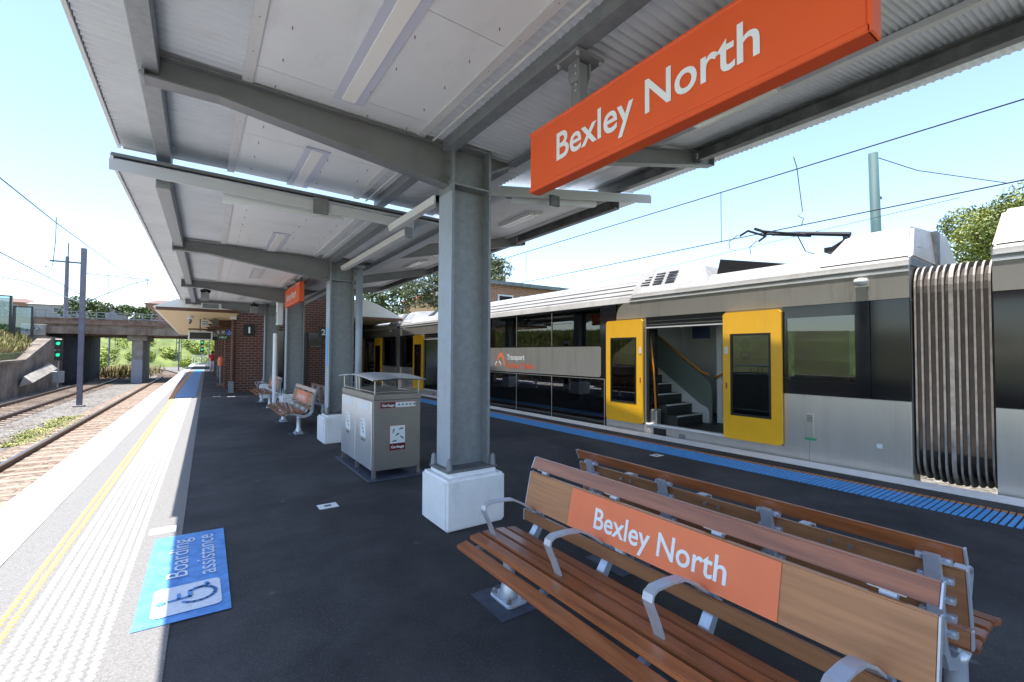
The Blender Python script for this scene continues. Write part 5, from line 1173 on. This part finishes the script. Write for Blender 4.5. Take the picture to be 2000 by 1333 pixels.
def person(x, y, label, top, legs, hair_m, rz, h=1.68):
    t = thing('person', label, 'person', (x, y, 0), rz)
    def sk(chains):
        me = bpy.data.meshes.new('body'); bm = bmesh.new(); ly = bm.verts.layers.skin.verify() if False else None
        vs = {}; 
        for ch in chains:
            prev = None
            for (key, p, r_) in ch:
                if key not in vs: vs[key] = (bm.verts.new(p), r_)
                v = vs[key][0]
                if prev is not None and bm.edges.get((prev, v)) is None: bm.edges.new((prev, v))
                prev = v
        bm.verts.index_update(); rad = [r_ for _, r_ in vs.values()]; bm.to_mesh(me); bm.free()
        return me, rad
    k = h/1.7
    ch = [[('p', (0, 0, .92*k), .13), ('w', (0, 0, 1.08*k), .12), ('c', (0, 0, 1.28*k), .15), ('n', (0, 0, 1.44*k), .06), ('h', (0, -.01, 1.54*k), .085), ('t', (0, -.01, 1.64*k), .08)]]
    for s in (-1, 1):
        ch.append([('p', None, 0)]+[('hip%d' % s, (s*.09, 0, .86*k), .09), ('k%d' % s, (s*.10, .0, .48*k), .062), ('a%d' % s, (s*.10, .02, .09*k), .042), ('f%d' % s, (s*.11, -.13, .035), .035)])
        ch.append([('c', None, 0)]+[('s%d' % s, (s*.18, 0, 1.36*k), .055), ('e%d' % s, (s*.22, -.02, 1.08*k), .042), ('w%d' % s, (s*.22, -.10, .86*k), .03), ('d%d' % s, (s*.22, -.13, .78*k), .026)])
    me, rad = sk(ch); ob = bpy.data.objects.new('body', me); col.objects.link(ob); ob.parent = t
    sm = ob.modifiers.new('s', 'SKIN')
    for i, r_ in enumerate(rad): me.skin_vertices[0].data[i].radius = (r_, r_*.8)
    me.skin_vertices[0].data[0].use_root = True
    ob.modifiers.new('d', 'SUBSURF').levels = 1; me.materials.append(M['skin'])
    def shell(nm, zs, m): 
        b = MB(); b.tube([(0, 0, z*k) for z, r_ in zs], [r_ for z, r_ in zs], 12); b.build(nm, m, t, smooth=True)
    shell('shirt', [(.90, .165), (1.1, .155), (1.3, .19), (1.42, .14), (1.46, .07)], top)
    b = MB()
    for s in (-1, 1): b.tube([(s*.09, 0, .94*k), (s*.10, 0, .5*k), (s*.10, .02, .12*k)], [.12, .09, .07], 10); 
    b.build('trousers', legs, t, smooth=True)
    b = MB()
    for s in (-1, 1): b.tube([(s*.17, 0, 1.40*k), (s*.21, -.01, 1.15*k)], [.08, .065], 8)
    b.build('sleeves', top, t, smooth=True)
    b = MB(); b.tube([(0, .03, 1.50*k), (0, .03, 1.6*k), (0, .01, 1.68*k), (0, 0, 1.73*k)], [.07, .105, .10, .03], 10); b.build('hair', hair_m, t, smooth=True)
    return t
person(1.05, 44.2, 'person in a red shirt and white trousers standing far down the platform', M['red'], M['white_cloth'], M['hair'], math.pi)
person(1.75, 42.0, 'person in a pale pink top with dark hair beside the red shirted one', M['pink'], M['white_cloth'], M['hair'], math.pi*.7, 1.6)
person(1.35, 33.5, 'person in an orange vest standing by the pilasters', M['orange_pale'], M['galv_dark'], M['hair'], math.pi*.9, 1.6)
# white fence at the platform end and far station wall
t = absthing('platform_fence', 'white mesh fence closing the far end of the platform', 'fence', (1, 72.6, 0))
b = MB(); b.box(-.5, 4, 72.6, 72.65, 1.15, 1.2); b.box(-.5, 4, 72.6, 72.65, .1, .15)
x = -.5
while x < 4: b.box(x, x+.04, 72.6, 72.64, 0, 1.2); x += .28
b.build('pickets', M['white_paint'], t)
t = absthing('lift_shaft', 'pale grey wall of the lift building at the platform end', 'building', (3.2, 60, 0)); MB().box(2.4, 5.0, 58, 64, 0, 4.2).build('wall', M['galv'], t)
MB().box(2.2, 5.1, 57.8, 64.2, 4.2, 4.35).build('roof', M['galv_dark'], t)
t = absthing('yellow_sign', 'yellow board on the far platform under the awning', 'board', (1.0, 66, 2.8)); MB().box(.3, 2.2, 66, 66.06, 3.0, 3.6).build('panel', mat('yellow_board', (.75, .48, .05), .5), t); MB().tube([(1.2, 66.1, 0), (1.2, 66.1, 3.0)], .05, 6).build('post', M['galv'], t)

# help point / white stand near farthest bench, tall poster
t = absthing('information_stand', 'tall narrow white poster stand beside the third column', 'information stand', (1.78, 14.6, 0)); MB().box(1.80, 1.86, 14.4, 14.75, .1, 2.15).build('frame', M['white_paint'], t, bevel=.01); MB().box(1.855, 1.86, 14.43, 14.72, .3, 2.05).build('poster', M['label'], t); MB().box(1.80, 1.96, 14.4, 14.75, 0, .1).build('foot', M['galv'], t)
t = absthing('wall_unit', 'white box unit fixed high beside the third column', 'box unit', (1.85, 14.0, 2.6)); MB().box(1.76, 1.92, 13.75, 13.95, 2.35, 3.0).build('case', M['label'], t, bevel=.02); MB().box(1.74, 1.76, 13.8, 13.9, 2.4, 2.7).build('face', M['galv_dark'], t)

# ================================================================ FAR SCENERY
tree('olive gum tree with visible limbs behind the white awning', 15.5, 31, 2.0, 9.0, 4.2, M['leaf_o'], 11, 16000, .11, .7, clumps=30, low=.45, name='gum_tree')
tree('small yellow green bush tree behind the far carriage', 13.2, 25, -1.2, 7.1, 1.5, M['leaf_y'], 12, 6000, .07, .2, low=.6, name='bush_tree')
tree('dark leafy tree behind the second column', 12.5, 38, -1.2, 11.0, 3.4, M['leaf'], 13, 12000, .12, .5, low=.4, name='gum_tree')
tree('olive gum tree left of the near column', 15.4, 27.5, 2.6, 6.4, 2.4, M['leaf_o'], 14, 12000, .10, .4, low=.3, name='gum_tree')
tree('green shrubby tree just right of the near column by the brick house', 14.0, 25.5, -1.2, 7.6, 1.5, M['leaf_o'], 15, 6000, .08, .3, low=.6, name='gum_tree')
tree('sparse gum branches high to the right of the near column', 14.6, 23.2, -1.2, 8.8, .9, M['leaf_o'], 21, 1500, .09, .15, low=.85, name='gum_tree')
tree('big rounded yellow green tree behind the train at the right edge', 23.8, 2.5, 2.8, 4.4, 2.7, M['leaf_y'], 16, 60000, .055, .6, clumps=60, low=.1, name='dense_tree')
tree('second yellow green tree crown at the right photo edge', 25.0, -.5, 2.8, 4.6, 3.0, M['leaf_y'], 17, 16000, .10, .6, clumps=40, low=.1, name='dense_tree')
def house(label, x0, x1, y0, y1, z0, z1, m, roofm, rh=1.0, wins=(), over=.3, face='y'):
    t = absthing('house', label, 'house', ((x0+x1)/2, (y0+y1)/2, z0), 'houses beyond the station')
    MB().box(x0, x1, y0, y1, z0, z1).build('wall', m, t)
    if rh:
        xm, ym = (x0+x1)/2, (y0+y1)/2; a, b, c, d = x0-over, x1+over, y0-over, y1+over
        rdg = (b-a)*.25
        MB().add([(a,c,z1),(b,c,z1),(b,d,z1),(a,d,z1),(a+rdg,ym,z1+rh),(b-rdg,ym,z1+rh)], [(0,1,5,4),(1,2,5),(2,3,4,5),(3,0,4),(3,2,1,0)]).build('roof', roofm, t)
    else: MB().box(x0-over, x1+over, y0-over, y1+over, z1, z1+.18).build('roof', roofm, t)
    for (u0, u1, v0, v1) in wins:
        if face == 'y':
            w1 = MB().box(u0, u1, y0-.05, y0, v0, v1).build('window', M['trim'], t); MB().box(u0+.08, u1-.08, y0-.06, y0-.05, v0+.08, v1-.08).build('pane', M['gloss_black'], w1)
        else:
            w1 = MB().box(x0-.05, x0, u0, u1, v0, v1).build('window', M['trim'], t); MB().box(x0-.06, x0-.05, u0+.08, u1-.08, v0+.08, v1-.08).build('pane', M['gloss_black'], w1)
    return t
house('orange brick house with white windows and flat dark roof behind the train', 11.6, 17.0, 18.6, 24, -1.2, 4.95, M['brick_o'], M['galv_dark'], 0, [(12.0, 12.9, 3.6, 4.5), (13.3, 14.0, 3.6, 4.5), (14.4, 15.0, 3.9, 4.7)], .25, 'y')
house('pale green roofed house behind the olive trees', 20, 27, 25, 33, 3, 5.9, mat('pale_wall', (.55, .55, .50), .7), mat('green_roof', (.30, .36, .30), .6), .9, [(21, 22, 4, 5.2)])
house('orange apartment block partly hidden by gum trees', 20, 30, 40, 52, 3, 7.6, mat('apricot_wall', (.62, .36, .18), .7), mat('tile_roof', (.35, .12, .06), .7), 1.5, [(21+2*i, 22+2*i, 4.6, 6.0) for i in range(4)])
# town beyond the bridge
for i, (x, y, w_, h, m, lab) in enumerate([(-44, 130, 13, 11.6, 'roofw', 'long pale roofed shed beyond the bridge at the far left'), (-21, 132, 15, 11.3, 'roofw', 'pale metal roofed house in the middle beyond the bridge'), (-5.5, 134, 9, 12.8, 'brick', 'brown brick house with white balcony rails beyond the bridge'), (-34, 142, 9, 12.2, 'brick', 'distant brick house left of the power pole')]):
    house(lab, x-w_/2, x+w_/2, y, y+8, 5.5, h, M['brick_o'] if m == 'brick' else mat('wall_%d' % i, (.42, .38, .34), .8), mat('rf_%d' % i, (.62, .60, .58), .5) if m == 'roofw' else mat('tile_%d' % i, (.16, .10, .08), .7), 1.2, [(x-w_/4+k*1.6, x-w_/4+.9+k*1.6, h-1.6, h-.6) for k in range(3)])
for i, (x, y, h, c) in enumerate([(-31, 124, 7.4, 3.6), (-18.5, 124, 9.0, 4), (-11.5, 126, 8.0, 3.4), (-2.5, 118, 10.5, 2.4), (-42, 120, 7.4, 4)]):
    tree(['dark tree beyond the bridge near the photo edge', 'dark tree behind the power pole beyond the bridge', 'low dark tree above the bridge deck', 'bushy tree beside the awning beyond the bridge', 'far left tree beyond the screens'][i], x, y, 4.5, h-1.0, c, M['leaf'], 30+i, 4200, .26, .4, low=.3, name='far_tree')
# hillside seen beneath the bridge
hb = MB(); pts = [(-60, 84), (-30, 92), (-14, 100), (0, 106), (14, 108), (40, 104)]
vs = []; 
for (x, y) in pts: vs += [(x, y, -1.3), (x*1.02, y+8, 3.8), (x*1.05, y+22, 6.5)]
fs = []
for i in range(len(pts)-1):
    for k in range(2): fs.append((i*3+k, (i+1)*3+k, (i+1)*3+k+1, i*3+k+1))
hb.add(vs, fs); struct(hb.build('far_slope', mat('slope_grass', (.10, .15, .03), .8, var=.4, vscale=.4, c2=(.20, .24, .06))))
cs = []; rad = []
rr_ = random.Random(5)
for i in range(170):
    u = rr_.random()*(len(pts)-1); k = int(u); f_ = u-k; x = pts[k][0]*(1-f_)+pts[k+1][0]*f_; y = pts[k][1]*(1-f_)+pts[k+1][1]*f_; d = rr_.random()
    cs.append((x, y+d*10, -.6+d*5.0)); rad.append(rr_.uniform(.7, 1.9))
o = quads_obj('shrub_mass', leaves(cs, rad, 42000, .2, 44, .8), mat('shrubs', (.10, .17, .02), .7, var=.4, vscale=.25, c2=(.36, .42, .06))); tag(o, 'bright green shrubs on the slope beyond the bridge', 'shrubs', kind='stuff')
sp = [(-6.5+rs.normal()*1.0, 62+rs.rand()*12, -1.2+rs.rand()*.5) for _ in range(3000)]
bladefield('verge_grass', sp, M['grass_dry'], 12, (.3, 1.0), .05, 'dry grass beside the track beyond the bridge opening')

# low hills on the horizon
hl = MB(); vs = []; fs = []; n_ = 60
for i in range(n_+1):
    a = R(-75+150*i/n_)+R(10); d = 420; hgt = 7+5*math.sin(i*.5)+3*math.sin(i*1.3+1)
    vs += [(d*math.sin(a), d*math.cos(a), -2), (d*1.1*math.sin(a), d*1.1*math.cos(a), hgt)]
for i in range(n_): fs.append((2*i, 2*i+2, 2*i+3, 2*i+1))
hl.add(vs, fs); struct(hl.build('hills', mat('far_hills', (.07, .10, .06), .9, var=.3, vscale=.05)))
for o in bpy.data.objects:
    if '_abs' in o: del o['_abs']
